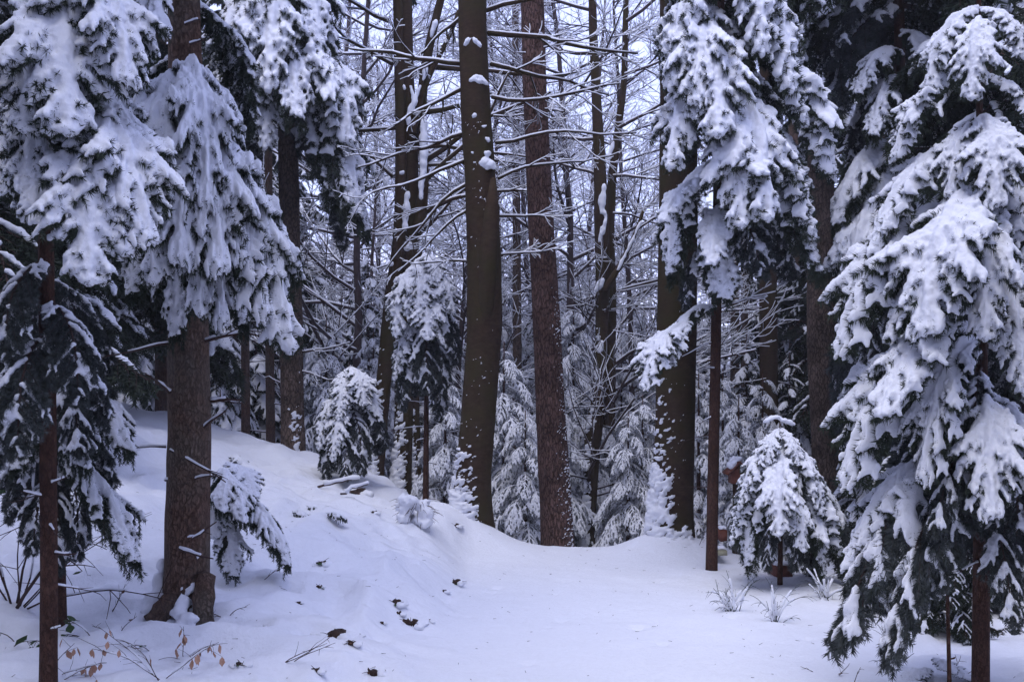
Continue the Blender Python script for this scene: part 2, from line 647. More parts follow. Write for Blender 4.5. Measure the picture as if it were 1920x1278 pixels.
PROTO = dict(
    heavy=[bough(11, -25, -72, snow_r=0.033), bough(12, -10, -68, wid=0.38), bough(13, -40, -80, wid=0.30), bough(14, -15, -45, wid=0.36),
           bough(15, 5, -35, wid=0.34), bough(16, -5, -55, wid=0.32), bough(17, 0, -15, wid=0.34)],
    plump=[bough(21, -30, -68, snow_r=0.038, wid=0.30, ter_cov=0.6), bough(22, -5, -45, snow_r=0.037, wid=0.30, ter_cov=0.6),
           bough(23, 5, -20, snow_r=0.036, wid=0.28, ter_cov=0.6)],
    hang=[bough(31, 5, -50, grav=0.8, hang=0.13, ter_cov=0.6, snow_cov=0.9, snow_r=0.026), bough(32, 0, -25, grav=0.9, hang=0.16, ter_cov=0.6, snow_cov=0.85, snow_r=0.026),
          bough(33, -20, -70, grav=0.7, hang=0.12, ter_cov=0.6, snow_cov=0.85, snow_r=0.026)],
    dark=[bough(41, 0, -45, snow_cov=0.5, ter_cov=0.5, grav=0.9, hang=0.07, snow_r=0.019, spread=0.9, needle_mat=M_needle_dust), bough(42, -10, -60, snow_cov=0.5, ter_cov=0.5, grav=0.9, hang=0.06, snow_r=0.019, spread=0.9, needle_mat=M_needle_dust),
          bough(43, 5, -20, snow_cov=0.5, ter_cov=0.5, grav=0.8, snow_r=0.019, spread=0.9, needle_mat=M_needle_dust), bough(44, -20, -75, snow_cov=0.5, ter_cov=0.5, grav=0.9, hang=0.06, snow_r=0.019, spread=0.9, needle_mat=M_needle_dust)],
    frost=[bough(k, p0, p1, wid=0.42, snow_r=0.0135, step=0.085, ter_cov=0.5, grav=1.7, voxel=0.0088, per_m=150, nlen=0.030, nwid=0.0045, needle_mat=M_needle_frost, joined=True, ax_r=1.0, spread=0.6)
           for k, p0, p1 in ((51, 30, -60), (52, 15, -70), (53, -5, -65), (54, 40, -35))],
    shade=[bough(71, 0, -45, wid=0.40, snow_cov=0.45, ter_cov=0.25, grav=1.0, hang=0.09, snow_r=0.020, voxel=0.013, per_m=260, nlen=0.036, nwid=0.0045, joined=True),
           bough(72, 5, -20, wid=0.40, snow_cov=0.40, ter_cov=0.25, grav=0.9, hang=0.09, snow_r=0.020, voxel=0.013, per_m=260, nlen=0.036, nwid=0.0045, joined=True),
           bough(73, -15, -65, wid=0.36, snow_cov=0.45, ter_cov=0.25, grav=0.9, hang=0.07, snow_r=0.020, voxel=0.013, per_m=260, nlen=0.036, nwid=0.0045, joined=True)],
    fringe=[bough(61, 0, -50, snow_cov=0.75, ter_cov=0.35, grav=1.2, hang=0.10, snow_r=0.024, voxel=0.013, per_m=220, nlen=0.032, nwid=0.004, joined=True),
            bough(62, 10, -30, snow_cov=0.75, ter_cov=0.4, grav=1.1, hang=0.12, snow_r=0.024, voxel=0.013, per_m=220, nlen=0.032, nwid=0.004, joined=True),
            bough(63, -15, -70, snow_cov=0.7, ter_cov=0.35, grav=1.0, hang=0.08, snow_r=0.026, voxel=0.013, per_m=220, nlen=0.032, nwid=0.004, joined=True)],
)


def put_bough(tree, fam, a, b, width=1.0, roll=0.0, rng=R):
    """hang one bough of family fam on the tree from world point a (root) to world point b (tip)"""
    a, b = np.asarray(a, float), np.asarray(b, float)
    u = b - a
    L = np.linalg.norm(u)
    pit = math.degrees(math.atan2(u[2], math.hypot(u[0], u[1])))
    cand = sorted(PROTO[fam], key=lambda p: abs(p['pitch'] - pit) + rng.uniform(0, 14))
    pr = cand[0]
    s = L / pr['len']
    az = math.atan2(u[1], u[0]) - math.atan2(pr['tip'][1], pr['tip'][0])
    mz = Matrix.Rotation(az, 4, 'Z')
    # pitch about the horizontal axis square to the bough
    my = Matrix.Rotation(-math.radians(pit - pr['pitch']), 4, 'Y')
    fl = -1 if rng.random() < 0.5 else 1
    M = Matrix.Translation(Vector(a)) @ mz @ Matrix.Rotation(roll, 4, 'X') @ my @ Matrix.Diagonal((s, s * width * fl, s * (0.9 + 0.1 * width), 1))
    o = bpy.data.objects.new('bough', pr['bough'])
    col.objects.link(o)
    o.parent = tree
    o.matrix_local = Matrix.Translation(-tree.location) @ M
    if pr['snow'] is not None:
        c = bpy.data.objects.new('bough_snow', pr['snow'])
        col.objects.link(c)
        c.parent = o
    return o


def hero(tree, fam, x0, y0, Y0, x1, y1, Y1, w, roll=0.0):
    """bough given by where its root and tip stand; w is its breadth in the photo's pixels"""
    a, b = P(x0, y0, Y0), P(x1, y1, Y1)
    L = np.linalg.norm(b - a)
    return put_bough(tree, fam, a, b, (w / FPX * Y1) / (L * 0.60), roll)


# ------------------------------------------------------------------ trunks
KEEP = []


def trunk_geo(pts, rad, base, sides=22, step=0.07, amp=0.05, lobes=0.0, flare=0.0, seed=0, flare_h=0.35):
    """pts: world polyline, rad: radii; returned in the tree's own coordinates (base = its origin)"""
    pts, rad = np.asarray(pts, float), np.asarray(rad, float)
    d = np.concatenate([[0], np.cumsum(np.linalg.norm(np.diff(pts, axis=0), axis=1))])
    n = max(4, int(d[-1] / step))
    tt = np.linspace(0, d[-1], n + 1)
    c = np.stack([np.interp(tt, d, pts[:, k]) for k in range(3)], -1)
    if len(pts) > 2:
        for _ in range(6):
            c[1:-1] = 0.25 * c[:-2] + 0.5 * c[1:-1] + 0.25 * c[2:]
    r = np.interp(tt, d, rad)
    g = Geo()
    ang = np.arange(sides) * 2 * math.pi / sides
    A, T_ = np.meshgrid(ang, tt)
    q = np.stack([np.cos(A) * 1.6, np.sin(A) * 1.6, T_ * 1.4 + seed * 3.7], -1)
    rr = r[:, None] * (1 + amp * fbm(q, 3) + 0.4 * amp * vnoise(q * np.array([5, 5, 4.0])))
    hg = np.clip(1 - tt / flare_h, 0, 1)[:, None] ** 2
    rr = rr * (1 + hg * (flare + lobes * vnoise(np.stack([np.cos(A) * 1.5 + seed, np.sin(A) * 1.5, 0 * A], -1))))
    SURF[id(r)] = rr
    KEEP.append(r)
    V = c[:, None, :] + np.stack([np.cos(A) * rr, np.sin(A) * rr, 0 * A], -1) - np.asarray(base)
    i = np.arange(n)[:, None] * sides
    j = np.arange(sides)[None, :]
    k = (j + 1) % sides
    quads = np.stack([i + j, i + k, i + sides + k, i + sides + j], -1).reshape(-1, 4)
    v = np.vstack([V.reshape(-1, 3), c[-1] - base])
    jj = np.arange(sides)
    tri = np.stack([n * sides + jj, n * sides + (jj + 1) % sides, np.full(sides, (n + 1) * sides)], -1)
    g.add(v, quads, tri)
    return g, c, r


SURF = {}


def crust(tree, c, r, az, half, z1, seed, bias=-0.55, rise=1.5, thick=0.034, name='clinging_snow', da=0.012, dz=0.010, fq=1.0, mix=0.62):
    """wind-driven snow packed on one side of the trunk: one ragged sheet, solid at the foot, broken into ledges higher up"""
    rr = SURF[id(r)]
    zz = c[:, 2]
    sides = rr.shape[1]
    zs = np.arange(zz[0] + 0.1, min(zz[0] + 0.1 + z1, zz[-1]), dz)
    As = np.arange(az - half, az + half, da / float(r.mean()))
    A, Z = np.meshgrid(As, zs)
    iz = np.interp(Z, zz, np.arange(len(zz)))
    i0 = np.clip(iz.astype(int), 0, len(zz) - 2)
    fz = iz - i0
    ja = (A / (2 * math.pi) * sides) % sides
    j0 = ja.astype(int) % sides
    j1 = (j0 + 1) % sides
    fa = ja - np.floor(ja)
    rad = (rr[i0, j0] * (1 - fa) + rr[i0, j1] * fa) * (1 - fz) + (rr[i0 + 1, j0] * (1 - fa) + rr[i0 + 1, j1] * fa) * fz
    ce = c[i0] * (1 - fz)[..., None] + c[i0 + 1] * fz[..., None]
    h = (Z - zs[0]) / z1
    u = A * float(r.mean())
    n1 = fbm(np.stack([u * 23 * fq + seed, Z * 30 * fq ** 0.8 - u * 14, 0 * Z + seed], -1), 3)
    n2 = fbm(np.stack([u * 5, Z * 3.5, 0 * Z + seed * 2.3], -1), 2)
    val = mix * n1 + (1 - mix) * n2 - (bias + rise * h ** 0.75 + 1.0 * ((A - az) / half) ** 2)
    T = np.where(val > 0, 0.003 + thick * np.sqrt(np.clip(val, 0, 1)) * (1 + 0.25 * fbm(np.stack([u * 40, Z * 40, 0 * Z], -1), 2)), -0.008)
    V = ce + np.stack([np.cos(A), np.sin(A), 0 * A], -1) * (rad + T)[..., None] - np.array(tree.location)
    V[..., 2] += np.where(val > 0, 0.25 * T, 0)
    ny, nx = A.shape
    q = (np.arange(ny - 1)[:, None] * nx + np.arange(nx - 1)[None, :])
    on = val > 0
    keep = on[:-1, :-1] | on[1:, :-1] | on[:-1, 1:] | on[1:, 1:]
    q = q[keep]
    q = np.stack([q, q + 1, q + nx + 1, q + nx], -1)
    used, inv = np.unique(q, return_inverse=True)
    g = Geo()
    g.add(V.reshape(-1, 3)[used], inv.reshape(-1, 4))
    link(name, g.mesh(name, [M_snow]), tree, kind='stuff')


def clinging(tree, c, r, n, az, spread, zfun, size, small=False, dots=0, dot_az=None, name='clinging_snow', zmax=3.0):
    """wind-blown snow stuck to one side of the trunk: thin ledges, thick and merging near the foot"""
    g = Geo()
    base = np.array(tree.location)
    zz = c[:, 2]
    for k in range(n):
        h = zfun(NR.random())
        z = zz[0] + 0.1 + h
        if z > zz[-1]:
            continue
        ce = np.array([np.interp(z, zz, c[:, i]) for i in range(3)])
        rr = float(np.interp(z, zz, r))
        a = az + NR.normal(0, spread)
        o = np.array([math.cos(a), math.sin(a), 0])
        tn = np.array([-math.sin(a), math.cos(a), 0])
        s = size * NR.uniform(0.35, 1.3)
        rot = np.stack([tn, o, np.array([NR.normal(0, 0.25), NR.normal(0, 0.2), 1.0])], 1)
        lump(g, ce + o * rr * 0.99 - base, s * NR.uniform(0.8, 1.9), s * 0.36, s * NR.uniform(0.25, 0.7), rot, 0.45, small)
    for k in range(int(dots * 0.7)):
        z = zz[0] + NR.uniform(0.1, zmax)
        a = (dot_az if dot_az is not None else az) + NR.normal(0, 0.8)
        ce = np.array([np.interp(z, zz, c[:, i]) for i in range(3)])
        rr = float(np.interp(z, zz, r))
        o = np.array([math.cos(a), math.sin(a), 0])
        s = 0.0035 + 0.011 * NR.random() ** 3
        lump(g, ce + o * rr - base, s * 1.3, s, s, None, 0.3, True)
    if g.n:
        link(name, g.mesh(name, [M_snow]), tree, kind='stuff')


def snow_strips(tree, rows, name, voxel=0.018, depth=0.05, noise=((14, 0.012), (40, 0.006))):
    """snow lying in long hollows, forks and on scars: rows of (x0, y0, x1, y1, width px, distance)"""
    g = Geo()
    base = np.array(tree.location)
    for (x0, y0, x1, y1, w, Y) in rows:
        a, b = P(x0, y0, Y), P(x1, y1, Y)
        n = max(4, int(np.linalg.norm(b - a) / 0.05))
        f = np.linspace(0, 1, n)
        pl = a + (b - a) * f[:, None] - base + NR.normal(0, 0.004, (n, 3))
        rr = w / 2 / FPX * Y * np.sqrt(np.clip(np.sin(math.pi * (0.10 + 0.80 * f)), 0.05, 1)) * (1 + 0.12 * NR.normal(0, 1, n))
        g.tube(pl, np.maximum(rr, voxel * 1.2), 9)
    me = remesh(g, voxel, noise=noise, name=name)
    return link(name, me, tree, kind='stuff')


def stub(tree, p, d, L, r, snow=True, bend=0.25, m=None):
    """a dead branch stub with the snow that lies on it"""
    rng = np.random.default_rng(R.randrange(1 << 30))
    base = np.array(tree.location)
    pl = polyline(np.asarray(p) - base, d, L, 6, bend, rng, 0.07)
    g = Geo()
    g.tube(pl, np.linspace(r, r * 0.35, 7), 6)
    for k in range(2):
        i = rng.integers(2, 6)
        g.tube(polyline(pl[i], pl[i] - pl[i - 1] + rng.normal(0, 0.02, 3), L * 0.35, 3, 0.1, rng), np.linspace(r * 0.4, r * 0.15, 4), 4)
    o = link('branch_stub', g.mesh('branch_stub', [m or M_twig]), tree)
    if snow:
        s = Geo()
        e = max(3, int(7 * rng.uniform(0.6, 1)))
        rs = (r * 0.65 + 0.0035) * (1 + 0.3 * rng.normal(0, 1, e).clip(-1, 1))
        s.tube(pl[:e] + np.array([0, 0, 1]) * (r * 0.8 + 0.002), rs * np.linspace(1, 0.6, e), 7)
        link('branch_snow', s.mesh('branch_snow', [M_snow]), o)
    return o


def twiggy(base, p, d, L, r, lvl, gb, gs, rng, up=0.15, kids=5, droop=0.0, snow=1.0, sides=6):
    """a leafless branch with its side twigs; bark into gb, the snow lines on top into gs"""
    n = 8 if lvl == 0 else 5
    pts = [np.asarray(p, float)]
    d = np.asarray(d, float) / np.linalg.norm(d)
    for i in range(n):
        d = d + rng.normal(0, 0.10, 3) + np.array([0, 0, up / n - droop * i / n / n])
        d /= np.linalg.norm(d)
        pts.append(pts[-1] + d * L / n)
    pl = np.array(pts)
    rad = np.linspace(r, max(r * 0.35, 0.0025), n + 1)
    gb.tube(pl - base, rad, max(3, sides - 2 * lvl), caps=lvl == 0)
    steep = abs(pl[-1, 2] - pl[0, 2]) / L
    if steep < 0.93 and rng.random() < snow:
        sr = (rad * 0.62 + 0.0045) * (1 - 0.5 * max(0, steep - 0.5))
        gs.tube(pl - base + np.array([0, 0, 1]) * (rad * 0.62 + 0.003)[:, None], sr, max(3, 5 - lvl), caps=lvl == 0)
    if lvl >= 3 or L < 0.12:
        return pl
    for k in range(kids):
        f = rng.uniform(0.18, 1.0) * n
        i = min(int(f), n - 1)
        b = pl[i] + (pl[i + 1] - pl[i]) * (f - i)
        t = pl[i + 1] - pl[i]
        t /= np.linalg.norm(t)
        ra = np.cross(t, rng.normal(0, 1, 3))
        ra /= np.linalg.norm(ra)
        ra[2] *= 0.6
        a = math.radians(rng.uniform(30, 62))
        twiggy(base, b, t * math.cos(a) + ra * math.sin(a), L * rng.uniform(0.28, 0.55) * (1.15 - 0.5 * f / n), float(np.interp(f, np.arange(n + 1), rad)) * 0.55,
               lvl + 1, gb, gs, rng, up, max(2, kids - 1), droop, snow, sides)
    return pl


def branch(tree, p, d, L, r, seed, kids=6, up=0.1, droop=0.0, mat=None):
    rng = np.random.default_rng(seed)
    gb, gs = Geo(), Geo()
    twiggy(np.array(tree.location), p, d, L, r, 0, gb, gs, rng, up, kids, droop)
    o = link('branch', gb.mesh('branch', [mat or M_branch]), tree)
    if gs.n:
        link('branch_snow', gs.mesh('branch_snow', [M_snow]), o)
    return o


def trunk_tree(name, label, cat, way, Y, mat, group=None, flare=0.35, lobes=0.25, sides=22, amp=0.05, seed=0, step=0.07, sink=0.25, flare_h=0.4):
    """way: (px, py, width px) from foot to top at distance Y (a fourth value overrides Y)"""
    pts, rad = [], []
    for w in way:
        Yk = w[3] if len(w) > 3 else Y
        pts.append(P(w[0], w[1], Yk))
        rad.append(w[2] / 2 / FPX * Yk)
    bx, by = pts[0][0], pts[0][1]
    bz = min(gz(bx, by), pts[0][2])
    base = np.array([bx, by, bz])
    foot = base - np.array([0, 0, sink])
    t = thing(name, base, label, cat, group)
    pp = [foot] + ([] if abs(pts[0][2] - bz) < 0.03 else [base]) + pts
    rr = [rad[0]] + ([] if abs(pts[0][2] - bz) < 0.03 else [rad[0]]) + rad
    g, c, r = trunk_geo(pp, rr, base, sides, step, amp, lobes, flare, seed, flare_h + sink)
    link('trunk', g.mesh('trunk', [mat]), t)
    return t, c, r


# ------------------------------------------------------------------ the old trunks
# thick spruce on the near bank
T_left, c_left, r_left = trunk_tree('spruce_tree', 'thick brown spruce on the near bank with snow-capped branch stubs and bare roots', 'tree',
    [(345, 1180, 86), (352, 1060, 82), (355, 800, 79), (352, 600, 74), (350, 300, 64), (345, 0, 58), (340, -300, 54)], 6.0, M_spruce, flare=0.55, lobes=0.9, seed=1, sides=48, step=0.025, flare_h=0.28, amp=0.06)
for (px0, py0, px1, py1, w) in [(385, 1080, 382, 1215, 44), (330, 1110, 292, 1165, 40)]:      # the two roots bare of snow
    g = Geo()
    a, b = P(px0, py0, 5.92), P(px1, py1, 5.80)
    pl = np.linspace(a, b, 8)
    pl[:, 1] += -0.03 * np.sin(np.linspace(0, math.pi, 8))
    g.tube(pl - np.array(T_left.location), np.linspace(w * 0.4, w * 0.55, 8) / FPX * 5.9 * (1 + 0.1 * NR.normal(0, 1, 8)), 12)
    link('root', g.mesh('root', [M_spruce]), T_left)
g = Geo()
for (px, py, Y, sx, sz) in [(338, 1150, 5.80, 0.06, 0.05), (350, 1165, 5.76, 0.05, 0.05), (345, 1135, 5.84, 0.04, 0.05), (330, 1178, 5.72, 0.06, 0.03), (292, 1120, 5.95, 0.05, 0.05), (280, 1150, 5.9, 0.06, 0.05), (300, 1095, 6.0, 0.04, 0.06),
                            (270, 1175, 5.85, 0.07, 0.04), (362, 1185, 5.70, 0.05, 0.03), (410, 1200, 5.85, 0.06, 0.04), (308, 1060, 6.0, 0.025, 0.05)]:
    for k in range(3):
        lump(g, P(px + R.uniform(-8, 8), py + R.uniform(-6, 6), Y) - np.array(T_left.location), sx * R.uniform(0.7, 1.1), 0.05, sz * R.uniform(0.7, 1.1), None, 0.35)
link('root_snow', remesh(g, 0.012, noise=((14, 0.014), (40, 0.007)), name='root_snow'), T_left, kind='stuff')
crust(T_left, c_left, r_left, math.radians(222), 1.0, 0.55, 1, -1.0, 2.0, 0.05)
crust(T_left, c_left, r_left, math.radians(-62), 0.7, 0.75, 2, -0.15, 0.6, 0.03, 'snow_flecks')
for (px, py, dx, dy, L, r) in [(390, 640, 1, 0.3, 0.22, 0.014), (330, 735, -0.5, 0.5, 0.10, 0.012), (395, 752, 1, 0.2, 0.10, 0.016), (388, 800, 0.9, 0.7, 0.10, 0.012), (330, 842, 1, -0.3, 0.24, 0.010),
                               (316, 898, 0.6, 0.1, 0.10, 0.009), (375, 895, 0.8, 0.4, 0.09, 0.009), (370, 1005, 0.8, 0.5, 0.10, 0.010), (350, 1022, 0.8, -0.1, 0.13, 0.012), (310, 838, -1, 0.1, 0.10, 0.008),
                               (360, 60, 0.6, 0.2, 0.07, 0.010), (368, 95, 0.7, 0.1, 0.06, 0.009), (325, 645, -0.3, 0.0, 0.22, 0.010)]:
    p = P(px, py, 6.0)
    p[1] = 6.0 - math.sqrt(max(0.0, (0.135) ** 2 - (p[0] - P(352, py, 6.0)[0]) ** 2)) + 0.01
    stub(T_left, p, (dx, -0.30, dy), L * 1.5 + 0.03, r * 0.9)

# thin spruce at the near edge of the wood
T_edge, c_edge, r_edge = trunk_tree('spruce_tree', 'slender spruce with a bare lower stem beside brambles, its crown loaded with snow', 'tree',
    [(90, 1340, 32), (92, 1100, 31), (90, 800, 30), (86, 430, 27), (84, 0, 22), (82, -400, 16)], 4.6, M_thin, flare=0.15, lobes=0.1, seed=2, step=0.04)
for (px, py, dx, dy, L, r) in [(104, 1037, 1, 0.02, 0.11, 0.008), (84, 690, -1, 0.3, 0.14, 0.006), (98, 905, 1, 0.3, 0.08, 0.006), (80, 930, -1, 0.4, 0.10, 0.006), (96, 1180, 1, 0.4, 0.07, 0.005)]:
    stub(T_edge, P(px, py, 4.57), (dx, -0.3, dy), L, r)

# spruce behind the bank
T_bank, c_bank, r_bank = trunk_tree('spruce_tree', 'straight greyish spruce rising behind the snow bank under a drooping canopy of hanging needles', 'tree',
    [(551, 895, 46), (549, 800, 44), (546, 600, 42), (541, 350, 38), (538, 0, 34), (536, -250, 30)], 13.6, M_grey, seed=3, flare=0.2)
crust(T_bank, c_bank, r_bank, math.radians(-60), 1.0, 2.3, 3, -0.3, 0.9, 0.018)
# slim dark trunks beyond the bank
for (lab, way, Y, sd) in [('slim dark spruce trunk closest to the greyish trunk behind the bank', [(508, 885, 18), (506, 700, 17), (504, 400, 15), (502, -150, 12)], 15.5, 4),
                          ('slim dark spruce trunk midway between the thick stubbed trunk and the greyish trunk', [(461, 850, 17), (460, 700, 16), (458, 400, 14), (455, -150, 12)], 15.0, 5),
                          ('dark trunk half hidden behind the thick stub-covered spruce', [(303, 790, 24), (303, 600, 24), (302, 300, 22), (300, -150, 20)], 14.5, 6)]:
    t, c, r = trunk_tree('spruce_tree', lab, 'tree', way, Y, M_spruce, seed=sd, flare=0.15, sides=14, step=0.12)
    for k in range(7):
        z = R.uniform(0.5, 4.5)
        stub(t, [np.interp(z, c[:, 2], c[:, 0]), Y, z], (R.choice((-1, 1)), R.uniform(-0.6, 0.3), R.uniform(-0.2, 0.3)), R.uniform(0.3, 0.8), 0.012)

# beech with several stems
T_multi = thing('beech_tree', P(738, 920, 14.0) * [1, 1, 0] + [0, 0, gz(BX(738, 14.0), 14.0)], 'dark beech forking into several upright stems, snow in its forks', 'tree')
mb = np.array(T_multi.location)


def stem(tree, way, Y, mat, seed, name='stem', **kw):
    pts = [P(a[0], a[1], a[3] if len(a) > 3 else Y) for a in way]
    rad = [a[2] / 2 / FPX * Y for a in way]
    g, c, r = trunk_geo(pts, rad, np.array(tree.location), 18, 0.09, kw.pop('amp', 0.05), kw.pop('lobes', 0.0), kw.pop('flare', 0.0), seed, kw.pop('fh', 0.4))
    o = link(name, g.mesh(name, [mat]), tree)
    return o, c, r


mult = {}
mult['a'] = stem(T_multi, [(752, 960, 42), (755, 880, 36), (758, 720, 34), (762, 600, 40), (768, 500, 38), (770, 400, 30), (768, 260, 32), (760, 120, 30), (757, -60, 28), (755, -250, 26)], 14.0, M_beech, 11, flare=0.4)
mult['b'] = stem(T_multi, [(704, 960, 34), (706, 870, 30), (716, 760, 28), (726, 640, 30), (736, 540, 28), (748, 470, 26), (752, 380, 24), (752, 250, 20), (748, 100, 19), (744, -60, 17), (742, -250, 15)], 13.85, M_beech, 12, flare=0.3)
mult['c'] = stem(T_multi, [(785, 430, 26), (797, 330, 18), (790, 230, 18), (792, 160, 18), (806, 80, 17), (826, 0, 15), (850, -80, 13), (885, -200, 10)], 13.9, M_beech, 13)
mult['d'] = stem(T_multi, [(782, 940, 22), (779, 860, 20), (774, 700, 22), (772, 560, 30), (776, 470, 32)], 14.1, M_beech, 14, flare=0.3)
mult['e'] = stem(T_multi, [(700, 960, 20), (690, 880, 18), (700, 790, 16), (716, 700, 18)], 14.2, M_beech, 15, flare=0.3)
mult['f'] = stem(T_multi, [(774, 250, 14), (786, 195, 12), (800, 150, 12), (820, 110, 11), (848, 60, 9), (860, 20, 7)], 13.8, M_beech, 16)
snow_strips(T_multi, [(795, 218, 794, 330, 17, 13.72), (793, 310, 789, 372, 12, 13.72), (764, 358, 759, 432, 13, 13.70), (768, 196, 764, 235, 10, 13.72), (788, 160, 772, 212, 9, 13.72), (770, 160, 776, 200, 7, 13.72),
                      (818, 36, 808, 70, 11, 13.70), (756, 462, 772, 460, 17, 13.66), (728, 492, 738, 496, 12, 13.66), (750, 324, 758, 322, 9, 13.66), (799, 122, 794, 150, 9, 13.72),
                      (757, 160, 759, 168, 8, 13.66), (760, 516, 772, 512, 13, 13.66), (730, 332, 722, 348, 10, 13.66)], 'fork_snow')
for n_, (k, az) in enumerate((('a', 238), ('b', 238), ('d', 232))):
    crust(T_multi, mult[k][1], mult[k][2], math.radians(az), 1.2, 2.2, 10 + n_, -0.95, 1.5, 0.04, da=0.016, dz=0.014)
for i, (px, py, dx, dz, L, r, up) in enumerate([(800, 300, 1, 0.5, 2.2, 0.045, 0.2), (790, 345, 1, 0.75, 2.0, 0.04, 0.2), (800, 210, 1, 0.22, 2.0, 0.042, 0.0), (795, 400, 1, 0.55, 1.8, 0.035, 0.1),
                                                (806, 125, 1, 0.05, 2.4, 0.04, 0.1), (785, 440, 1, 0.7, 1.9, 0.03, 0.1), (800, 275, 1, 0.04, 1.7, 0.03, 0.0), (800, 310, 1, 0.08, 1.5, 0.025, 0.0),
                                                (735, 120, -1, 0.2, 2.0, 0.03, 0.0), (742, 240, -1, -0.05, 1.8, 0.03, 0.2), (735, 330, -1, 0.75, 2.6, 0.028, 0.0), (728, 40, -1, 0.5, 2.0, 0.03, 0.1)]):
    branch(T_multi, P(px, py, 13.9), (dx, R.uniform(-0.2, 0.5), dz), L, r, 100 + i, kids=6, up=up, mat=M_beech)

# big dark beech at the path
T_beech, c_beech, r_beech = trunk_tree('beech_tree', 'big olive beech beside the path, snow driven against its foot and capping its scars', 'tree',
    [(884, 955, 74), (888, 880, 66), (897, 780, 64), (908, 620, 66), (908, 480, 64), (900, 330, 58), (892, 200, 56), (886, 60, 54), (884, -100, 52), (882, -300, 48)], 10.6, M_beech, seed=21, flare=0.30, lobes=0.25, amp=0.03, sides=32, step=0.05)
crust(T_beech, c_beech, r_beech, math.radians(226), 1.15, 1.6, 20, -1.25, 2.1, 0.05)
crust(T_beech, c_beech, r_beech, math.radians(-95), 1.5, 4.5, 21, 0.80, 0.0, 0.016, 'snow_flecks', 0.006, 0.006, 1.6, 0.75)
bb = np.array(T_beech.location)
snow_strips(T_beech, [(870, 86, 884, 70, 10, 10.46), (884, 70, 902, 88, 11, 10.46), (882, 152, 897, 142, 12, 10.46), (897, 142, 914, 160, 13, 10.46), (897, 150, 899, 156, 18, 10.47), (903, 312, 914, 298, 18, 10.46), (914, 298, 928, 316, 16, 10.46),
                      (908, 286, 922, 288, 14, 10.46), (912, 300, 914, 318, 18, 10.47), (886, 217, 895, 218, 8, 10.45), (898, 239, 912, 236, 6, 10.46), (908, 256, 916, 264, 8, 10.47), (896, 414, 904, 416, 5, 10.44), (916, 454, 932, 449, 5, 10.46), (883, 285, 887, 287, 5, 10.45)],
            'scar_snow', 0.012, noise=((25, 0.010), (60, 0.006)))
g = Geo()                                                                 # the old broad scar rib that runs down from the cap
pl = np.array([P(925, 335, 10.47), P(922, 400, 10.45), P(916, 480, 10.44), P(912, 560, 10.46), P(910, 640, 10.50)]) - bb
g.tube(pl, np.array([0.03, 0.085, 0.10, 0.09, 0.05]), 14)
link('bark_ridge', g.mesh('bark_ridge', [M_beech]), T_beech)
for i, (px, py, dx, dz, L, r, up, dr) in enumerate([(915, 62, 1, 0.0, 1.7, 0.030, 0.2, 0), (920, 120, 1, 0.02, 1.5, 0.024, 0.0, 0), (922, 182, 1, -0.05, 1.4, 0.022, 0, 0.2), (930, 268, 1, 0.0, 1.5, 0.020, 0, 0),
                                                    (934, 335, 1, 0.35, 1.3, 0.018, 0, 0), (936, 405, 1, -0.1, 0.9, 0.016, 0, 0), (936, 478, 1, 0.02, 0.7, 0.014, 0, 0), (866, 120, -1, 0.0, 1.2, 0.026, 0.0, 0),
                                                    (870, 165, -1, -0.4, 0.9, 0.024, 0, 0), (872, 250, -1, -0.1, 1.2, 0.022, 0, 0), (874, 300, -1, -0.55, 1.2, 0.020, 0, 0), (876, 345, -1, -0.5, 1.3, 0.020, 0, 0),
                                                    (874, 490, -1, -0.05, 0.6, 0.014, 0, 0), (876, 395, -1, -0.5, 1.0, 0.016, 0, 0), (868, 30, -1, -0.7, 0.7, 0.02, 0, 0), (912, 20, 1, 0.5, 1.6, 0.026, 0.1, 0)]):
    branch(T_beech, P(px, py, 10.6), (dx, R.uniform(-0.1, 0.4), dz), L, r, 200 + i, kids=5, up=up, droop=dr, mat=M_beech)

# reddish trunk at the crest
T_red, c_red, r_red = trunk_tree('spruce_tree', 'tall reddish scaly trunk standing alone at the crest of the path', 'tree',
    [(1048, 1060, 66), (1044, 980, 62), (1034, 800, 56), (1025, 600, 52), (1013, 400, 48), (1004, 200, 45), (998, 0, 43), (992, -250, 40)], 11.6, M_redbark, seed=31, flare=0.12, lobes=0.1, amp=0.03, sides=30, step=0.05)
crust(T_red, c_red, r_red, math.radians(-48), 0.9, 0.95, 30, -0.45, 1.1, 0.03)
crust(T_red, c_red, r_red, math.radians(-38), 1.3, 3.4, 31, 0.46, 0.12, 0.016, 'snow_flecks', 0.006, 0.006, 2.6, 0.75)
for (px, py, dx, dy, L, r) in [(1020, 90, 1, 0.1, 0.35, 0.010), (1022, 205, 1, -0.1, 0.3, 0.010), (985, 100, -1, -0.1, 0.15, 0.010), (1003, 205, 0.3, 0.1, 0.2, 0.010), (985, 135, -1, 0, 0.2, 0.008)]:
    stub(T_red, P(px, py, 11.45), (dx, -0.5, dy), L, r)

# slim pole-like trunk far behind
T_pole, c_pole, r_pole = trunk_tree('pine_tree', 'slim pale brown pole of a trunk seen between the olive beech and the reddish trunk', 'tree',
    [(968, 900, 18), (970, 700, 17), (969, 500, 16), (968, 300, 14), (966, -50, 12)], 19.0, M_grey, seed=41, flare=0.1, sides=14, step=0.15)
for k in range(6):
    z = R.uniform(1, 6)
    stub(T_pole, [np.interp(z, c_pole[:, 2], c_pole[:, 0]), 19.0, z], (R.choice((-1, 1)), -0.2, R.uniform(-0.2, 0.1)), R.uniform(0.4, 0.9), 0.012)

